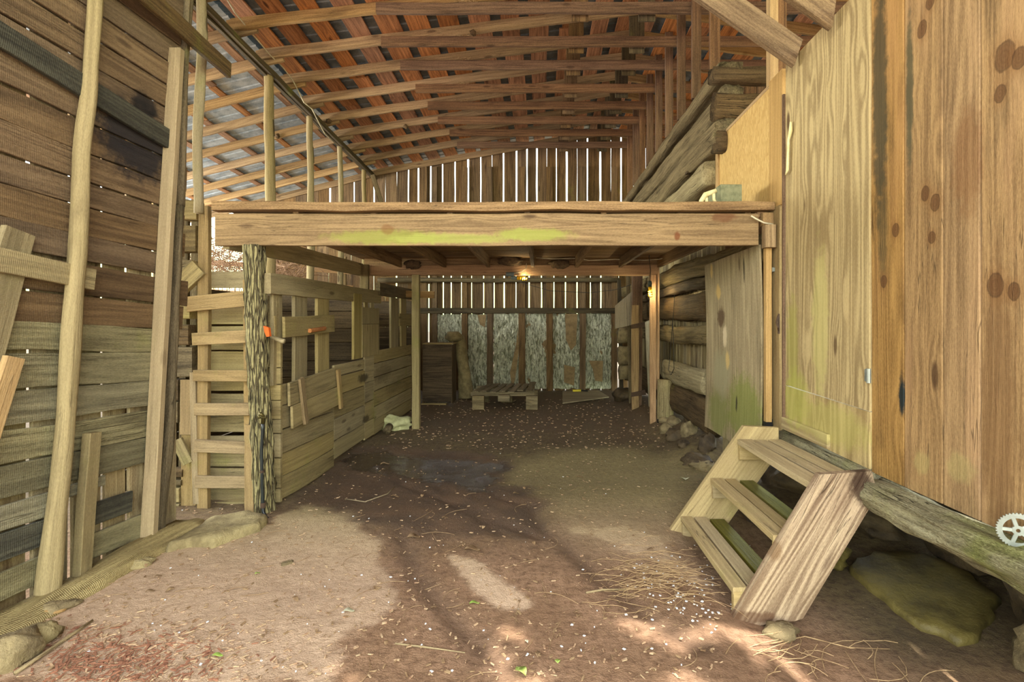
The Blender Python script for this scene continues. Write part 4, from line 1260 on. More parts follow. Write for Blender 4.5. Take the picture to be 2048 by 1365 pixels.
pal = root('wooden_pallet', (-.70, 9.0, 0), 'worn slatted wooden pallet raised on blocks before the foil wall', 'pallet')
pz = .30
for i in range(7):
    X = -1.12 + i * .155 + random.uniform(-.01, .01)
    m = MB(); m.board((X, 8.62, pz + random.uniform(-.01, .02)), (X + .18 - .02 * i, 9.65, pz + .01 + (.03 if i == 6 else 0)), .105, .018, (1, 0, 0), rough=.003); part('deck_slat', m, 'pallet', pal)
for Y in (8.68, 9.1, 9.55):
    m = MB(); m.board((-1.2, Y, pz - .045), (-.1, Y, pz - .045), .07, .04, UP, rough=.003); part('stringer', m, 'pallet', pal)
for X in (-1.06, -.62, -.14):
    for Y in (8.64, 9.4):
        m = MB(); m.box((X, Y, .115), .2, .16, .235 if X != -.62 or Y > 9 else .11, ch=.01)
        if X == -.62 and Y < 9: m.v = [(a, b, c + .08) for a, b, c in m.v]
        part('support_block', m, 'pallet', pal)
m = MB()
q = [G(1125, 787), G(1125, 811), G(1218, 797), G(1196, 785)]
q = [(a, b, gz(a, b) + .035) for a, b in q]
m.prism([q[0], q[3], q[2], q[1]], (0, 0, -1), .02, ldir=(1, 0, 0))
item('plywood_scrap', m, 'panel_white', 'flat grey plywood scrap lying on dirt near the rear wall', 'board')
ps = onG(1160, 789); 
tool = root('yellow_tool', (ps.x, ps.y + .1, ps.z + .05), 'small yellow tool with black handle lying on the plywood scrap', 'tool')
m = MB(); m.box((ps.x - .06, ps.y + .1, ps.z + .065), .17, .08, .04); part('body', m, 'yellow_tool', tool)
m = MB(); m.tube([(ps.x + .02, ps.y + .1, ps.z + .065), (ps.x + .17, ps.y + .06, ps.z + .06)], .015); part('handle', m, 'black_pipe', tool)
b0 = onG(783, 862)
m = MB(); m.blob((b0.x, b0.y + .1, b0.z + .07), .24, .17, .12, .35, 1.8, nu=26, nv=14)
item('feed_sack', m, 'sack', 'crumpled pale sack lying on the dirt beside the stall front', 'sack', smooth=True)
b1 = onG(773, 870)
m = MB(); m.tube([(b1.x, b1.y + .14, b1.z + .08), (b1.x, b1.y, b1.z + .05)], .05, n=12, rough=.004)
item('log_chunk', m, 'hewn', 'small round log chunk resting against the pale sack', 'log', smooth=True)

# rear right corner: post, boards, sheet
m = MB(); m.board(P(1274, 550, 8.3), (1.6, 8.3, .05), .16, .12, (1, 0, 0), rough=.005)
item('rear_corner_post', m, 'tie', 'reddish-brown square post left of the hanging bulb', 'post')
m = MB(); m.board((1.56, 8.2, .0), (1.56, 8.2, 1.78), .12, .05, (1, 0, 0), rough=.004)
item('gate_post_board', m, 'rafter', 'lighter tan board fixed on the front of the brown square post', 'board')
m = MB(); m.prism([P(1230, 612, 8.75), P(1264, 583, 8.7), P(1264, 650, 8.7), P(1230, 658, 8.75)], (0, -1, 0), .02, ldir=(0, 0, 1))
item('pale_sign_board', m, 'panel_white', 'old whitish board with a dark branching stain near the rear corner', 'board')
for k, (a, b, mt, lb) in enumerate((((1238, 560, 9.6), (1243, 790, 9.6), 'plate', 'thin dark upright board left of the rear corner opening'),
                                    ((1256, 540, 8.75), (1262, 812, 8.75), 'hewn', 'short dark upright board above the whitish board'))):
    m = MB(); m.board(P(*a), P(*b), .07, .03, (1, 0, 0), rough=.003); item('corner_upright', m, mt, lb, 'board')
for k, (y0, y1, lb) in enumerate(((655, 686, 'pale quarry stone in the rear corner foundation, upper one'), (692, 728, 'pale stone under the upper corner stone'), (732, 760, 'flat pale stone low in the rear corner'))):
    m = MB(); c = P(1252, (y0 + y1) / 2, 9.5); m.log(c - V((.13, 0, 0)), c + V((.18, 0, 0)), (y1 - y0) * .0095 / 2, .15, UP, sq=4, rough=.03, ragged=.08)
    item('corner_stone', m, 'stone', lb, 'stone', 'stones in the rear corner', smooth=True)
m = MB(); c = P(1247, 783, 9.3); m.blob((c.x, 9.4, .12), .2, .3, .14, .25); item('corner_stone', m, 'stone_dark', 'dark flat stone at the foot of the rear corner', 'stone', 'stones in the rear corner', smooth=True)
m = MB(); m.prism([(1.70, 7.35, .06), (1.66, 7.35, 1.55), (1.70, 8.0, 1.5), (1.76, 8.0, .12)], (-1, 0, 0), .02, ldir=(0, 0, 1))
item('leaning_white_sheet', m, 'whitesheet', 'pale white sheet leaning behind the right support post', 'sheet')
for z, lb in ((.62, 'upper'), (1.55, 'lower')):
    pass
for yy, nm in ((652, 'upper'), (788, 'lower')):
    m = MB(); m.prism([P(1262, yy - 2, 8.17), P(1290, yy - 8, 8.17), P(1292, yy + 2, 8.17), P(1262, yy + 6, 8.17)], (0, -1, 0), .012)
    item('iron_strap', m, 'rust', '%s black iron hinge strap on the tan gate board' % nm, 'hinge')

# ================================================================== log crib (right)
LOGX = 1.88
upper = [(3.93, 4.10, 4.95, 'log'), (3.58, 3.90, 5.0, 'log'), (3.24, 3.56, 4.98, 'log'), (2.93, 3.22, 5.25, 'log_pale'), (2.56, 2.90, 5.35, 'log')]
nmz = ['topmost log of the crib wall above the loft', 'second log from the top of the crib wall, dark-ended', 'third log from the top of the crib wall', 'fourth log of the upper crib wall, orange-faced', 'fifth log down, just above the loft deck']
for k, (a, b, y0, mt) in enumerate(upper):
    m = MB(); lx = LOGX + (.0, .035, -.02, -.05, .04)[k]; m.log((lx, y0, (a + b) / 2), (lx, 10.95, (a + b) / 2 + .03), (b - a) / 2 * .84, .12, UP, sq=4.0, rough=.016, ragged=.06, seg=.07, n=26)
    item('crib_log', m, mt, nmz[k], 'log', 'logs of the crib wall', smooth=True)
low = [(2.02, 2.26, 'log', 'flat hewn log directly under the loft at the right'), (1.87, 2.00, 'log_dark', 'thin dark log below the uppermost under the loft'), (1.50, 1.85, 'log_dark', 'big smooth rounded log under the loft'), (1.22, 1.46, 'log', 'squared log below the big rounded one'), (.70, 1.00, 'log_pale', 'pale chipped hewn log with short axe cuts'), (.26, .68, 'log_dark', 'lowest wide dark log near the dirt bank')]
for k, (a, b, mt, lb) in enumerate(low):
    m = MB(); m.log((LOGX - (.03 if k in (0, 4) else 0), 5.36 if k else 4.1, (a + b) / 2), (LOGX, 10.9 if k != 4 else 7.3, (a + b) / 2 - (.05 if k == 4 else .0)), (b - a) / 2 * .93, .11, UP, sq=3.4 if k != 2 else 2.6, rough=.022, ragged=.03, seg=.08, n=26)
    item('crib_log', m, mt, lb, 'log', 'logs of the lower crib wall', smooth=True)
m = MB()
y = 5.45
while y < 11:
    m.board((2.04, y + .08, .3), (2.04, y + .08, 4.0), .15, .02, (0, 1, 0), rough=.003); y += .165
struct('wall_crib_lining', m, 'left_vert')
# crib end logs (dark, notched) facing the camera
for k, (z0, z1) in enumerate(((3.9, 4.05), (3.52, 3.8), (3.2, 3.42))):
    m = MB(); m.log((1.72 + .02 * k, 5.02, (z0 + z1) / 2), (2.3, 5.04, (z0 + z1) / 2), (z1 - z0) / 2, .09, UP, sq=3, rough=.015, ragged=.03)
    item('crib_end_log', m, 'log_dark', 'dark notched cross log at the near crib corner, %s from the top' % ORDW[k], 'log', 'cross logs at the crib corner', smooth=True)
m = MB()
for i in range(4):
    m.board((2.14 + i * .13, 5.4, .66), (2.14 + i * .13, 5.4, 4.15), .125, .02, (1, 0, 0), rough=.002)
item('brown_board_panel', m, 'tie', 'brown vertical board panel behind the near crib corner', 'panel')
# short stub blocks between logs
for px, py, w, h, lb in ((1374, 335, 18, 26, 'dark chinking block in the upper slot between crib logs'), (1405, 345, 12, 34, 'dark upright chinking block nearer the corner')):
    m = MB(); q = PX(px, py, 1.76); m.box((1.78, q.y, q.z), .06, .10, h * q.y / 1000); item('chinking_block', m, 'log_dark', lb, 'block')
# cinder block with foam
blk = root('cinder_block', (1.53, 4.2, 2.44), 'greenish concrete block with dried foam on its left side on the loft', 'concrete block')
m = MB(); m.box((1.55, 4.2, 2.53), .17, .30, .18, ch=.006); part('block', m, 'block', blk)
m = MB()
m.tube([P(1402, 423, 4.06), P(1402, 402, 4.06), P(1410, 390, 4.05), P(1432, 381, 4.04)], [.014, .02, .024, .018], n=8, rough=.006)
m.tube([P(1414, 423, 4.05), P(1413, 392, 4.05)], .012, n=8, rough=.004)
m.tube([P(1427, 386, 4.04), P(1428, 400, 4.04), P(1433, 410, 4.04)], .014, n=8, rough=.004)
part('spray_foam', m, 'foam', blk, 'cream dried foam', smooth=True)
# hanging wires on crib wall
wire('hanging_wire_loop', [PX(x, y, 1.72) for x, y in ((1349, 590), (1347, 625), (1344, 660), (1340, 715), (1337, 740), (1342, 750), (1348, 738), (1347, 690), (1345, 640))], .004, 'black_wire', 'thin black wire loop hanging over the crib logs')
m = MB(); m.tube([(1.74, 6.95, -.02), (1.74, 6.95, .70)], [.115, .105], n=18, rough=.012, seg=.08)
item('stub_post', m, 'log_pale', 'short thick pale post stub under the chipped log, blackened foot', 'post', smooth=True)
M['tar'] = plain('black_tar', (26, 26, 30), .4)
m = MB(); m.tube([(1.74, 6.94, .0), (1.74, 6.94, .16)], [.125, .12], n=18, rough=.01, seg=.04)
part('tarred_foot', m, 'tar', bpy.data.objects['stub_post'], 'black tarred foot')

# ================================================================== mossy sheet and right wall
m = MB(); m.newpid()
ids = []
for j in range(13):
    row = []
    for i in range(9):
        u = i / 8; v = j / 12
        Y = 3.99 + 1.31 * u; Z = .42 + 1.70 * v - .02 * u
        X = 1.745 + .02 * math.sin(v * 3.1) - .01 * math.sin(u * 3.1)
        if j == 0: Z += .012 * noise.noise(V((Y * 9, 3, 0)))
        row.append((X, Y, Z))
    ids.append(row)
outer = [[m.av(c, (c[2], c[1], 0)) for c in r] for r in ids]
inner = [[m.av((c[0] + .018, c[1], c[2]), (c[2], c[1], .02)) for c in r] for r in ids]
for j in range(12):
    for i in range(8):
        m.f.append((outer[j][i], outer[j + 1][i], outer[j + 1][i + 1], outer[j][i + 1]))
        m.f.append((inner[j][i], inner[j][i + 1], inner[j + 1][i + 1], inner[j + 1][i]))
for j in range(12):
    for i in (0, 8):
        q = (outer[j][i], inner[j][i], inner[j + 1][i], outer[j + 1][i]); m.f.append(q if i == 0 else tuple(reversed(q)))
for i in range(8):
    for j in (0, 12):
        q = (outer[j][i], outer[j][i + 1], inner[j][i + 1], inner[j][i]); m.f.append(q if j == 0 else tuple(reversed(q)))
item('mossy_plywood_sheet', m, 'mossy', 'delaminating plywood sheet with green moss hanging under the loft', 'plywood sheet')
m = MB(); m.board((1.84, 4.85, -.02), (1.84, 4.85, .6), .17, .07, (0, 1, 0), rough=.006)
item('sheet_foot_post', m, 'log_pale', 'short pale post below the mossy plywood sheet', 'post')
m = MB()
for q in range(7): m.board((1.985, 4.1 + q * .19, .6), (1.985, 4.1 + q * .19, 2.45), .186, .02, (0, 1, 0), rough=.002)
struct('wall_right_rear', m, 'tie')
m = MB(); m.board((1.79, 3.93, .72), (1.79, 3.93, 2.08), .045, .05, (1, 0, 0), rough=.002)
item('pale_corner_strip', m, 'pine_trim', 'pale narrow pine strip between mossy sheet and door jamb', 'trim strip')
m = MB(); m.board((1.80, 3.95, .66), (1.80, 3.95, .74), .05, .06, (1, 0, 0), rough=.001)
item('black_strip_foot', m, 'tar', 'black block at the foot of the pale pine strip', 'block')

RW = 1.86
TOPZ = 3.43
m = MB()
joints = [2.795, 2.54, 2.295, 2.10, 1.90, 1.66, 1.45, 1.22, 1.0, .78, .55, .3, .1]
for a, b in zip(joints[:-1], joints[1:]):
    m.board((RW, (a + b) / 2, .665), (RW, (a + b) / 2, TOPZ + .0), a - b - .005, .022, (0, 1, 0), rough=.002, seg=.3, ch=.005)
struct('wall_right', m, 'pine')
door = root('plywood_door', (RW, 3.3, .67), 'tall pale plywood door panel with a lower patch beside the knotty boards', 'door')
def yzpoly(m, pts, x, t, ld=(0, 0, 1)):
    m.prism([(x, y, z) for y, z in pts], (1, 0, 0), t, ldir=ld)
m = MB(); yzpoly(m, [(3.76, 1.03), (2.805, 1.0), (2.805, TOPZ), (3.76, TOPZ)], RW - .012, .02); part('upper_panel', m, 'ply', door)
m = MB(); yzpoly(m, [(3.80, .69), (2.805, .675), (2.805, .995), (3.80, 1.022)], RW - .012, .02); part('lower_panel', m, 'ply', door)
m = MB(); m.board((RW - .025, 3.78, .74), (RW - .025, 3.18, .74), .09, .022, UP, rough=.002); part('bottom_cleat', m, 'ply', door)
m = MB(); m.tube([(RW - .02, 2.80, 1.16), (RW - .02, 2.80, 1.24)], .012, n=10); m.box((RW - .016, 2.82, 1.20), .006, .035, .07); part('hinge', m, 'steel', door, 'grey hinge')
m = MB(); m.board((RW - .02, 3.775, .70), (RW - .02, 3.775, 3.22), .022, .02, (0, 1, 0), rough=.001)
item('door_stop_strip', m, 'tie', 'thin brown vertical strip along the plywood door edge', 'trim strip')
m = MB(); m.tube([PX(1581, 245, 1.83), PX(1581, 262, 1.83), PX(1577, 280, 1.83), PX(1576, 340, 1.83), PX(1573, 350, 1.83)], [.008, .014, .01, .012, .007], n=8, rough=.006, seg=.02)
item('spray_foam_streak', m, 'foam', 'dried foam streak beside the brown vertical strip on the plywood', 'foam', smooth=True)
m = MB(); m.board((RW, 3.93, .67), (RW, 3.93, 2.40), .20, .05, (0, 1, 0), rough=.002)
item('door_jamb_board', m, 'grey_trim', 'grey-brown jamb board left of the plywood door below the loft', 'jamb')
m = MB(); m.board((RW, 3.91, 2.40), (RW, 3.91, TOPZ + .0), .22, .04, (0, 1, 0), rough=.002)
item('jamb_upper_board', m, 'pine_trim', 'honey-coloured knotty pine board between the chipboard and the plywood', 'board')
m = MB(); yzpoly(m, [(5.18, 2.45), (4.03, 2.45), (4.03, TOPZ - .03), (5.18, TOPZ - .03)], RW - .005, .015)
item('chipboard_sheet', m, 'osb', 'golden chipboard panel above the loft at the right', 'panel')
m = MB(); m.board((RW - .01, 5.20, 2.45), (RW - .01, 5.20, TOPZ - .03), .07, .03, (0, 1, 0), rough=.001)
item('chipboard_edge_strip', m, 'pine_trim', 'thin vertical strip on the far edge of the chipboard panel', 'trim strip')
m = MB(); m.board((RW + .02, 5.22, TOPZ - .02), (RW + .02, 4.03, TOPZ - .02), .03, .06, UP, rough=.001)
item('chipboard_top_strip', m, 'pine_trim', 'thin level batten along the top of the chipboard panel', 'trim strip')
m = MB(); m.box(P(1548, 541, 3.96) + V((-.03, -.04, 0)), .02, .035, .035)
item('steel_latch', m, 'steel', 'small shiny steel latch on the jamb board', 'latch')
m = MB(); m.tube([PX(1556, 632, 1.83), PX(1553, 645, 1.80), PX(1556, 655, 1.80), PX(1557, 662, 1.83)], .006); m.tube([PX(1558, 628, 1.835), PX(1558, 668, 1.835)], .009)
item('iron_pull_handle', m, 'rust', 'black iron pull handle on the jamb board below the latch', 'handle')
# sill under the wall
m = MB(); m.log((1.83, -.2, .555), (1.80, 2.72, .605), .075, .11, UP, sq=2.6, rough=.032, seg=.035, n=40, ragged=.04)
item('mossy_sill_log', m, 'sill', 'mossy rough-barked sill log under the knotty board wall', 'log', smooth=True)
m = MB(); m.log((1.90, 2.76, .60), (1.90, 5.2, .58), .08, .08, UP, sq=3, rough=.02)
item('door_sill_beam', m, 'sill', 'green-stained sill beam under the plywood door behind the stairs', 'beam', smooth=True)
m = MB()
y = -.3
while y < 5.0:
    m.board((1.95, y + .1, .64), (4.6, y + .1, .64), .19, .03, (0, 1, 0)); y += .2
struct('floor_right_room', m, 'under')
m = MB()
for zz_ in np.arange(-.2, .7, .16):
    yy = -.2
    while yy < 5.2:
        w = random.uniform(.2, .4)
        m.blob((3.5, yy + w / 2, zz_ + .08), .16, w / 2, .09, .25, nu=10, nv=6); yy += w
struct('wall_foundation', m, 'stone_dark', smooth=True)
# braces and post at upper right
m = MB(); a = P(1594, 108, 3.56); b = P(1330, -75, 3.56)
m.board(a, b, .185, .05, UP, rough=.002, skew0=.3)
item('diagonal_roof_brace', m, 'under', 'long sawn diagonal brace landing on the right wall top, lower one', 'brace')
m = MB(); a = P(1664, 32, 3.1); b = P(1480, -95, 3.1)
m.board(a, b, .15, .05, UP, rough=.002, skew0=.5)
item('diagonal_roof_brace', m, 'under', 'greyish diagonal brace at the top edge, upper right one', 'brace')
m = MB(); m.board((2.02, 4.35, 3.0), (2.02, 4.35, 5.3), .07, .08, (1, 0, 0), rough=.002)
item('pale_roof_post', m, 'pine_trim', 'bright tan post rising behind the right wall toward the roof', 'post')
m = MB(); m.board((2.11, 4.40, 3.0), (2.11, 4.40, 5.3), .09, .06, (1, 0, 0), rough=.002)  # separate dark board stands in for the tan post's shaded face
item('tan_post_shaded_face', m, 'tie', 'dark board added as the shaded right face of the tan post', 'post')
m = MB(); m.board((2.0, 4.3, 4.5), (3.2, 4.3, 4.45), .1, .04, UP, rough=.002)
item('cross_stay', m, 'tie', 'dark level stay behind the tan roof post', 'board')

# ================================================================== stairs
stx = root('wooden_steps', (1.35, 3.15, -.1), 'weathered open wooden steps with three treads below the plywood door', 'stairs')
def YZ(pts, Y): return [(P(x, y, Y)) for x, y in pts]
m = MB()
near = YZ([(1640, 950), (1744, 943), (1755, 991), (1606, 1238), (1590, 1243), (1560, 1246), (1530, 1250), (1500, 1256), (1452, 1262)], 2.64)
m.prism(near, (0, 1, 0), .042, ldir=near[0] - near[8]); part('stringer', m, 'stringer', stx, 'reddish near stringer with a dark burnt corner')
m = MB()
fr = YZ([(1488, 853), (1557, 856), (1558, 905), (1425, 1092), (1318, 1094)], 3.68)
m.prism(fr, (0, 1, 0), .04, ldir=fr[0] - fr[4]); part('stringer', m, 'stair', stx)
def tread(xa, xb, z, mat='stair', dz=0, y0=2.66, y1=3.67, t=.038, lab=None):
    m = MB(); m.board(((xa + xb) / 2, y0 + .025, z - t / 2), ((xa + xb) / 2, y1, z - t / 2), xb - xa - .012, t, (1, 0, 0), rough=.003)
    part('tread_board', m, mat, stx, lab)
tread(1.03, 1.12, .075); tread(1.125, 1.225, .07); tread(1.245, 1.36, .055, 'stair_green', lab='green back board with painted shade')
tread(1.245, 1.345, .355); tread(1.35, 1.44, .35); tread(1.46, 1.57, .34, 'stair_green', lab='green back board with painted shade')
tread(1.44, 1.56, .64); tread(1.565, 1.665, .638); tread(1.67, 1.78, .64)
for z, xa in ((.04, 1.04), (.32, 1.26), (.60, 1.455)):
    m = MB(); m.board((xa, 3.655, z - .045), (xa + .19, 3.655, z - .045), .12, .03, UP, rough=.001); part('cleat', m, 'stair', stx)
    m = MB(); m.board((xa, 2.70, z - .045), (xa + .19, 2.70, z - .045), .12, .03, UP, rough=.001); part('cleat', m, 'stair', stx)

# ================================================================== stones
m = MB(); m.slab([(2.02, 3.28), (2.32, 3.5), (2.67, 3.47), (2.75, 3.2), (2.66, 2.9), (2.36, 2.62), (2.12, 2.52), (2.0, 2.66), (1.98, 2.97)], -.085, .09, .04)
item('flat_stone_slab', m, 'stone_moss', 'large flat stone slab coated in green algae under the right wall', 'stone', smooth=True)
m = MB()
q = [onG(x, y) for x, y in ((330, 1107), (380, 1075), (430, 1047), (500, 1037), (535, 1046), (520, 1064), (455, 1086), (425, 1098), (375, 1096))]
m.slab([(p.x, p.y) for p in q], .075, .14, .03)
item('flat_doorstep_stone', m, 'stone_slab', 'broad flat tan stone at the foot of the ladder', 'stone', smooth=True)
ST = [((2.55, 3.9, -.02), (.28, .2, .10), 'stone_dark', 'dark damp rock behind the algae slab'),
      ((2.9, 3.3, 0), (.3, .25, .14), 'stone_dark', 'dark damp rock at the back of the crawl space'),
      ((2.35, 2.25, -.03), (.16, .14, .14), 'stone', 'pitted rock at the right edge under the sill'),
      ((2.75, 2.6, .02), (.24, .2, .22), 'stone_dark', 'large dark boulder under the right wall'),
      ((2.1, 3.75, -.02), (.2, .16, .1), 'stone', 'brown angular rock behind the steps'),
      ((1.75, 3.9, -.02), (.16, .13, .09), 'stone_dark', 'dark rock under the top tread'),
      ((2.45, 4.5, .05), (.35, .25, .18), 'stone_dark', 'big dark rock deep below the plywood door'),
      ((1.95, 3.35, -.06), (.12, .1, .07), 'stone_moss', 'small greenish rock left of the algae slab')]
for c, r, mt, lb in ST:
    m = MB(); m.blob(c, *r, .3, 1.8, nu=22, nv=12, rot=random.uniform(0, 3)); item('rock', m, mt, lb, 'rock', 'rocks under the right wall', smooth=True)
p = onG(1565, 1280)
m = MB(); m.blob((p.x, p.y + .03, p.z + .02), .085, .06, .05, .3, 1.8); item('rock', m, 'stone', 'squarish brown rock in front of the near stringer foot', 'rock', smooth=True)
BK = [(1335, 865, .10, .08), (1355, 880, .13, .09), (1380, 870, .12, .12), (1400, 900, .16, .08), (1412, 930, .14, .06), (1390, 850, .13, .12), (1350, 850, .1, .08), (1420, 885, .12, .13), (1330, 845, .08, .06), (1370, 895, .08, .05)]
for k, (x, y, r, h) in enumerate(BK):
    p = onG(x, y); m = MB(); m.blob((p.x, p.y + r * .6, p.z + h * .3), r, r * .8, h, .3, 1.9, nu=18, nv=10, rot=random.uniform(0, 3))
    item('bank_stone', m, 'stone_dark' if k % 2 else 'stone', 'rough stone in the dirt bank below the log crib, %s from the rear' % ORDW[sorted(range(len(BK)), key=lambda q: BK[q][1]).index(k)], 'stone', 'stones along the log crib', smooth=True)
for (x, y, rx, ry, h, mt, lb) in ((98, 1230, .075, .03, .02, 'pine_trim', 'orange-brown wood chunk against the sill log'), (110, 1222, .1, .05, .03, 'stone', 'long tan stone beside the sill log near the orange chunk'), (55, 1295, .12, .06, .06, 'stone_slab', 'white-faced angular stone at the lower left'), (12, 1330, .10, .09, .10, 'stone', 'rounded dirt-coloured boulder at the lower left corner'), (280, 1134, .07, .035, .03, 'stone_slab', 'small yellowish stone beside the sill log'), (575, 1128, .035, .025, .012, 'stone', 'flat pinkish pebble left of centre')):
    p = onG(x, y); m = MB(); m.blob((p.x, p.y, p.z + h * .4), rx, ry, h, .3, 1.7, rot=.9); item('small_stone' if mt != 'pine_trim' else 'wood_chunk', m, mt, lb, 'stone' if mt != 'pine_trim' else 'wood', smooth=True)

# ================================================================== sprocket
sc = P(2036, 1062, 1.87)
gr = root('chain_sprocket', sc, 'rusty toothed chain sprocket hanging at the base of the right wall', 'sprocket')
def gear(c, r, teeth, hole, nx):
    m = MB(); m.newpid()
    nn = teeth * 4
    ax = V(nx).normalized(); a1 = V((0, 0, 1)); a2 = ax.cross(a1).normalized()
    def pt(rr, a, t): return c + (a1 * math.cos(a) + a2 * math.sin(a)) * rr + ax * t
    rings_ = []
    for rr_, t, tooth in ((hole, -.003, 0), (r, -.003, 1), (r, .003, 1), (hole, .003, 0)):
        ring = []
        for i in range(nn):
            a = 2 * math.pi * i / nn
            q = rr_ * ((1.0, 1.07, 1.07, 1.0)[i % 4] if tooth else 1)
            p = pt(q, a, t); ring.append((p, (p.x, p.y, p.z)))
        rings_.append(ring)
    rings_.append(rings_[0])
    m.rings(rings_, cap=False)
    return m
nv_ = (-.45, -1, .1)
part('toothed_ring', gear(sc, .062, 38, .046, nv_), 'steel', gr)
part('hub', gear(sc, .018, 8, .007, nv_), 'steel', gr)
m = MB()
ax = V(nv_).normalized(); a2 = ax.cross(V((0, 0, 1))).normalized()
for k in range(5):
    a = k * 2 * math.pi / 5 + .3
    d = V((0, 0, 1)) * math.cos(a) + a2 * math.sin(a)
    m.board(sc + d * .015, sc + d * .049, .014, .005, ax.cross(d), rough=0)
part('spokes', m, 'steel', gr)

# ================================================================== litter on the ground
def leaf(px, py, size, mat, label, rot, asp=.5, group=None):
    p = onG(px, py)
    m = MB(); m.newpid()
    n = 9
    pts = []
    L = size; ca, sa = math.cos(rot), math.sin(rot)
    rows_ = []
    for i in range(n):
        u = i / (n - 1); w = max(.02, math.sin(u * math.pi) ** .7) * L * asp / 2
        x = (u - .5) * L
        r_ = []
        for s_ in (-1, 0, 1):
            yy = s_ * w
            z = .006 + (.10 * L if s_ else 0) + .12 * L * math.sin(u * 5)
            r_.append(m.av((p.x + x * ca - yy * sa, p.y + x * sa + yy * ca, p.z + z + .004), (x, yy, 0)))
        rows_.append(r_)
    for a, b in zip(rows_[:-1], rows_[1:]):
        for i in range(2): m.f.append((a[i], a[i + 1], b[i + 1], b[i]))
    o = item('fallen_leaf', m, mat, label, 'leaf', group, smooth=True)
    md = o.modifiers.new('th', 'SOLIDIFY'); md.thickness = .0008
leaf(1042, 1348, .075, 'leaf_green', 'bright yellow-green leaf at the bottom edge of the dirt', 2.2, .55)
leaf(435, 1317, .045, 'leaf_green', 'pale green leaf left of centre near the bottom', .2, .5)
leaf(1115, 1328, .035, 'leaf_green', 'small grey-green leaf right of the bright green leaf', 1.6, .7)
leaf(949, 1211, .055, 'leaf_green', 'light green leaf at the lower tip of the pale dry patch', .3, .45)
leaf(515, 1151, .03, 'leaf_green', 'tiny green leaf on the dry ground at left', .9, .7)
leaf(1370, 961, .10, 'leaf_pale', 'pale curled leaf on the dirt near the far stringer', 1.4, .8)
leaf(698, 1365 - 138, .055, 'leaf_pale', 'greyish crumpled leaf beside the rill', .3, .6)
leaf(1053, 1288, .03, 'leaf_pale', 'small white leaf fragment near the bottom centre', 2.0, .5)
leaf(770, 931, .10, 'leaf_dry', 'yellow-brown leaf lying in the dark wet mud', .7, .35)
leaf(790, 996, .07, 'leaf_dry', 'tan leaf on the wet mud nearer the camera', .1, .4)
leaf(1032, 990, .06, 'leaf_dry', 'tan leaf on the right edge of the wet mud', .5, .5)
leaf(1160, 957, .07, 'leaf_dry', 'orange-tan leaf on the dry ground behind the steps', .2, .4)
leaf(828, 1078, .09, 'leaf_dry', 'crumpled dark brown leaf in the small gully', .4, .7)
leaf(945, 1103, .10, 'leaf_dry', 'lacy brown leaf beside the top of the pale patch', .1, .6)
leaf(1440, 905, .08, 'leaf_dry', 'brown leaf by the bank stones', .6, .6)
for k in range(24):
    x = random.uniform(250, 1350); y = random.uniform(900, 1340)
    leaf(x, y, random.uniform(.025, .05), 'leaf_dry', 'small scattered dry brown leaf scrap on the dirt floor', random.uniform(0, 6), .55, 'small dry leaf scraps')

def scatter(name, mat, label, cat, n, region, size, aspect, hgt=.003, seedv=1):
    random.seed(seedv)
    m = MB(); m.newpid()
    for _ in range(n):
        x, y = region()
        p = onG(x, y)
        a = random.uniform(0, 6.28); s_ = random.uniform(*size); w = s_ * random.uniform(*aspect)
        dx = V((math.cos(a), math.sin(a), random.uniform(-.15, .15))) * s_ / 2; dy = V((-math.sin(a), math.cos(a), random.uniform(-.2, .2))) * w / 2
        c = p + V((0, 0, hgt + s_ * .12))
        t_ = V((0, 0, min(.002, w * .3)))
        i0 = [m.av(c + q, (0, 0, 0)) for q in (-dx - dy - t_, dx - dy * .6 - t_, dx + dy - t_, -dx * .7 + dy - t_, -dx - dy + t_, dx - dy * .6 + t_, dx + dy + t_, -dx * .7 + dy + t_)]
        m.f += [tuple(i0[k] for k in q) for q in ((3, 2, 1, 0), (4, 5, 6, 7), (0, 1, 5, 4), (1, 2, 6, 5), (2, 3, 7, 6), (3, 0, 4, 7))]
    return item(name, m, mat, label, cat, kind='stuff')
def reg(x0, x1, y0, y1):
    return lambda: (random.uniform(x0, x1), y0 + (y1 - y0) * random.random() ** 1.3)
scatter('wood_chips_litter', 'chip', 'tiny pale wood chips and splinters strewn over the dirt', 'litter', 1400, reg(60, 1450, 860, 1360), (.006, .028), (.15, .5), seedv=2)
scatter('bark_chips_litter', 'leaf_dry', 'tiny brown bark scraps strewn over the dirt', 'litter', 1100, reg(60, 1450, 860, 1360), (.006, .03), (.15, .5), seedv=3)
scatter('white_flakes_litter', 'speck', 'tiny white flakes sprinkled near the straw and steps', 'litter', 240, lambda: (random.gauss(1370, 60), random.gauss(1190, 40)) if random.random() < .5 else (random.uniform(100, 1450), random.uniform(880, 1350)), (.004, .014), (.5, 1), seedv=4)
scatter('rear_specks_litter', 'chip', 'pale crumbs scattered on the dirt floor under the loft', 'litter', 700, reg(780, 1340, 800, 900), (.01, .035), (.4, 1), seedv=5)
scatter('pale_splinters_litter', 'chip', 'pale splinters mixed through the lower left dirt', 'litter', 500, lambda: (random.gauss(330, 130), min(1362, random.gauss(1300, 45))), (.008, .035), (.1, .25), seedv=7)
scatter('red_chips_litter', 'red_chip', 'reddish cedar splinters heaped at the lower left', 'litter', 700, lambda: (random.gauss(230, 90), min(1363, random.gauss(1320, 30))), (.01, .04), (.1, .25), seedv=6)
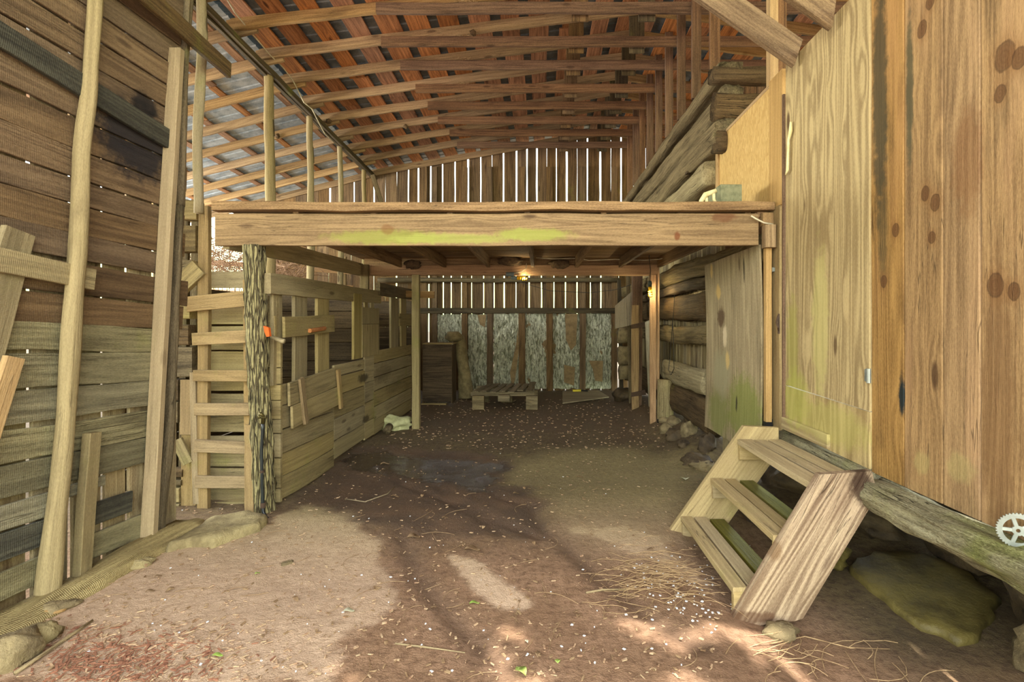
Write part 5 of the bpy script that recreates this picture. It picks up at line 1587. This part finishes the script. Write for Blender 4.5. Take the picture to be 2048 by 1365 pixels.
def strands(name, mat, label, cat, n, ctr, spread, length, r=.0012, seedv=1, dirm=0.2, lift=.03):
    random.seed(seedv)
    m = MB()
    for _ in range(n):
        x = random.gauss(ctr[0], spread[0]); y = random.gauss(ctr[1], spread[1])
        p = onG(x, min(max(y, 830), 1360))
        a = random.gauss(dirm, .5); L = random.uniform(*length)
        pts = []
        b = random.uniform(-1.2, 1.2)
        for i in range(6):
            u = i / 5 - .5
            pts.append(p + V((math.cos(a) * u * L - math.sin(a) * b * u * u * L, math.sin(a) * u * L + math.cos(a) * b * u * u * L, .004 + lift * random.random() * .3 + lift * (.25 - u * u))))
        m.tube(pts, r, n=4)
    return item(name, m, mat, label, cat, kind='stuff')
strands('straw_heap', 'straw', 'loose heap of golden pine straw in front of the steps', 'straw', 150, (1320, 1160), (62, 27), (.12, .34), seedv=8)
strands('twig_litter', 'leaf_dry', 'scattered thin twigs and roots over the dirt floor', 'twigs', 60, (850, 1150), (320, 120), (.08, .25), r=.0016, seedv=9, dirm=1, lift=.01)
strands('bottom_straw', 'straw', 'long dry grass stems lying at the lower right', 'straw', 26, (1650, 1330), (120, 25), (.15, .4), r=.0018, seedv=10, dirm=.3, lift=.02)
def stick(px, mat, r, label, name='fallen_stick'):
    pts = [onG(x, y) + V((0, 0, r * 1.2)) for x, y in px]
    m = MB(); m.tube(pts, [r] * (len(pts) - 1) + [r * .6], n=8, rough=r * .3)
    item(name, m, mat, label, 'stick', smooth=True)
stick([(30, 1352), (85, 1315), (140, 1277), (185, 1246)], 'stick', .009, 'long grey stick on the dirt beside the left sill log')
stick([(1172, 1189), (1205, 1183), (1255, 1184)], 'stick', .006, 'pale bare stick pointing left out of the straw heap')
stick([(690, 1000), (730, 1006), (775, 990), (790, 975)], 'stick', .005, 'thin bent stick lying in the wet mud')
stick([(790, 1290), (850, 1297), (930, 1308)], 'stick', .004, 'thin dark twig low in the centre of the dirt')
stick([(1540, 1290), (1610, 1275), (1700, 1298), (1780, 1300)], 'straw', .003, 'curved dry stem in front of the brown rock')

# ================================================================== outdoors at the left, seen through the gap
random.seed(21)
m = MB()
for _ in range(420):
    c = V((random.uniform(-6.6, -4.2), random.uniform(8.3, 9.6), random.uniform(2.25, 2.9)))
    d = V((random.uniform(-1, 1), random.uniform(-.6, .6), random.uniform(-.7, .9))).normalized() * random.uniform(.15, .4)
    s_ = V((random.uniform(-.12, .12), random.uniform(-.1, .1), random.uniform(-.12, .12)))
    m.tube([c - d, c + s_, c + d], .006, n=4)
for _ in range(40):
    x, y = random.uniform(-6.4, -4.4), random.uniform(8.4, 9.5)
    m.tube([(x, y, -.02), (x + random.uniform(-.2, .2), y, 1.2), (x + random.uniform(-.3, .3), y, 2.5)], .007, n=4)
item('dry_bramble_tangle', m, 'bramble', 'tangle of dry brown vines seen outside the gap left of the loft', 'vines', kind='stuff')
for k, z in enumerate((2.05, 2.30, 2.62)):
    m = MB(); m.board((-8, 9.9, z + .15), (-3.7, 9.9, z - .12), .10, .03, UP, rough=.005)
    item('outer_fence_rail', m, 'crossbeam', 'weathered outdoor rail behind the vines, %s from the bottom' % ORDW[k], 'rail', 'rails behind the vines')

for k, x in enumerate((-7.6, -5.7, -3.9)):
    m = MB(); m.board((x, 9.94, -.05), (x, 9.94, 2.8), .1, .06, (1, 0, 0), rough=.005)
    item('outer_fence_post', m, 'post', 'weathered outdoor fence post behind the vines, %s from the left' % ORDW[k], 'post', 'fence posts behind the vines')
# ================================================================== unseen tree added outside the front to dapple and block the sun
random.seed(33)
m = MB()
for _ in range(6500):
    c = V((random.uniform(-4.5, 3.5), random.uniform(-3.6, .5), 0)); c.z = 6.6 + random.uniform(0, 1.2)
    if c.x > .1 and noise.noise(V((c.x * 2.3, c.y * 2.3, 0))) > -.05: continue
    a = random.uniform(0, 6.28); s_ = random.uniform(.10, .22)
    d1 = V((math.cos(a), math.sin(a), random.uniform(-.4, .4))) * s_; d2 = V((-math.sin(a), math.cos(a), random.uniform(-.4, .4))) * s_ * .55
    i0 = [m.av(c + q, (0, 0, 0)) for q in (-d1, d2, d1, -d2)]
    m.f.append(tuple(i0))
item('sun_dapple_foliage', m, 'tree_leaf', 'unseen leafy branches added above the barn front to dapple the sun', 'tree', kind='stuff')
m = MB(); m.tube([(-6.5, -5, 0), (-6, -4.8, 3), (-4.5, -4.5, 6.2), (-1, -2.5, 7.2), (3, -1.6, 7.3)], [.3, .25, .18, .1, .05], n=12, rough=.03)
item('sun_dapple_tree', m, 'bark', 'unseen tree trunk and limb added outside the open barn front', 'tree', smooth=True)

for o in list(S.objects):
    if '_org' in o: del o['_org']
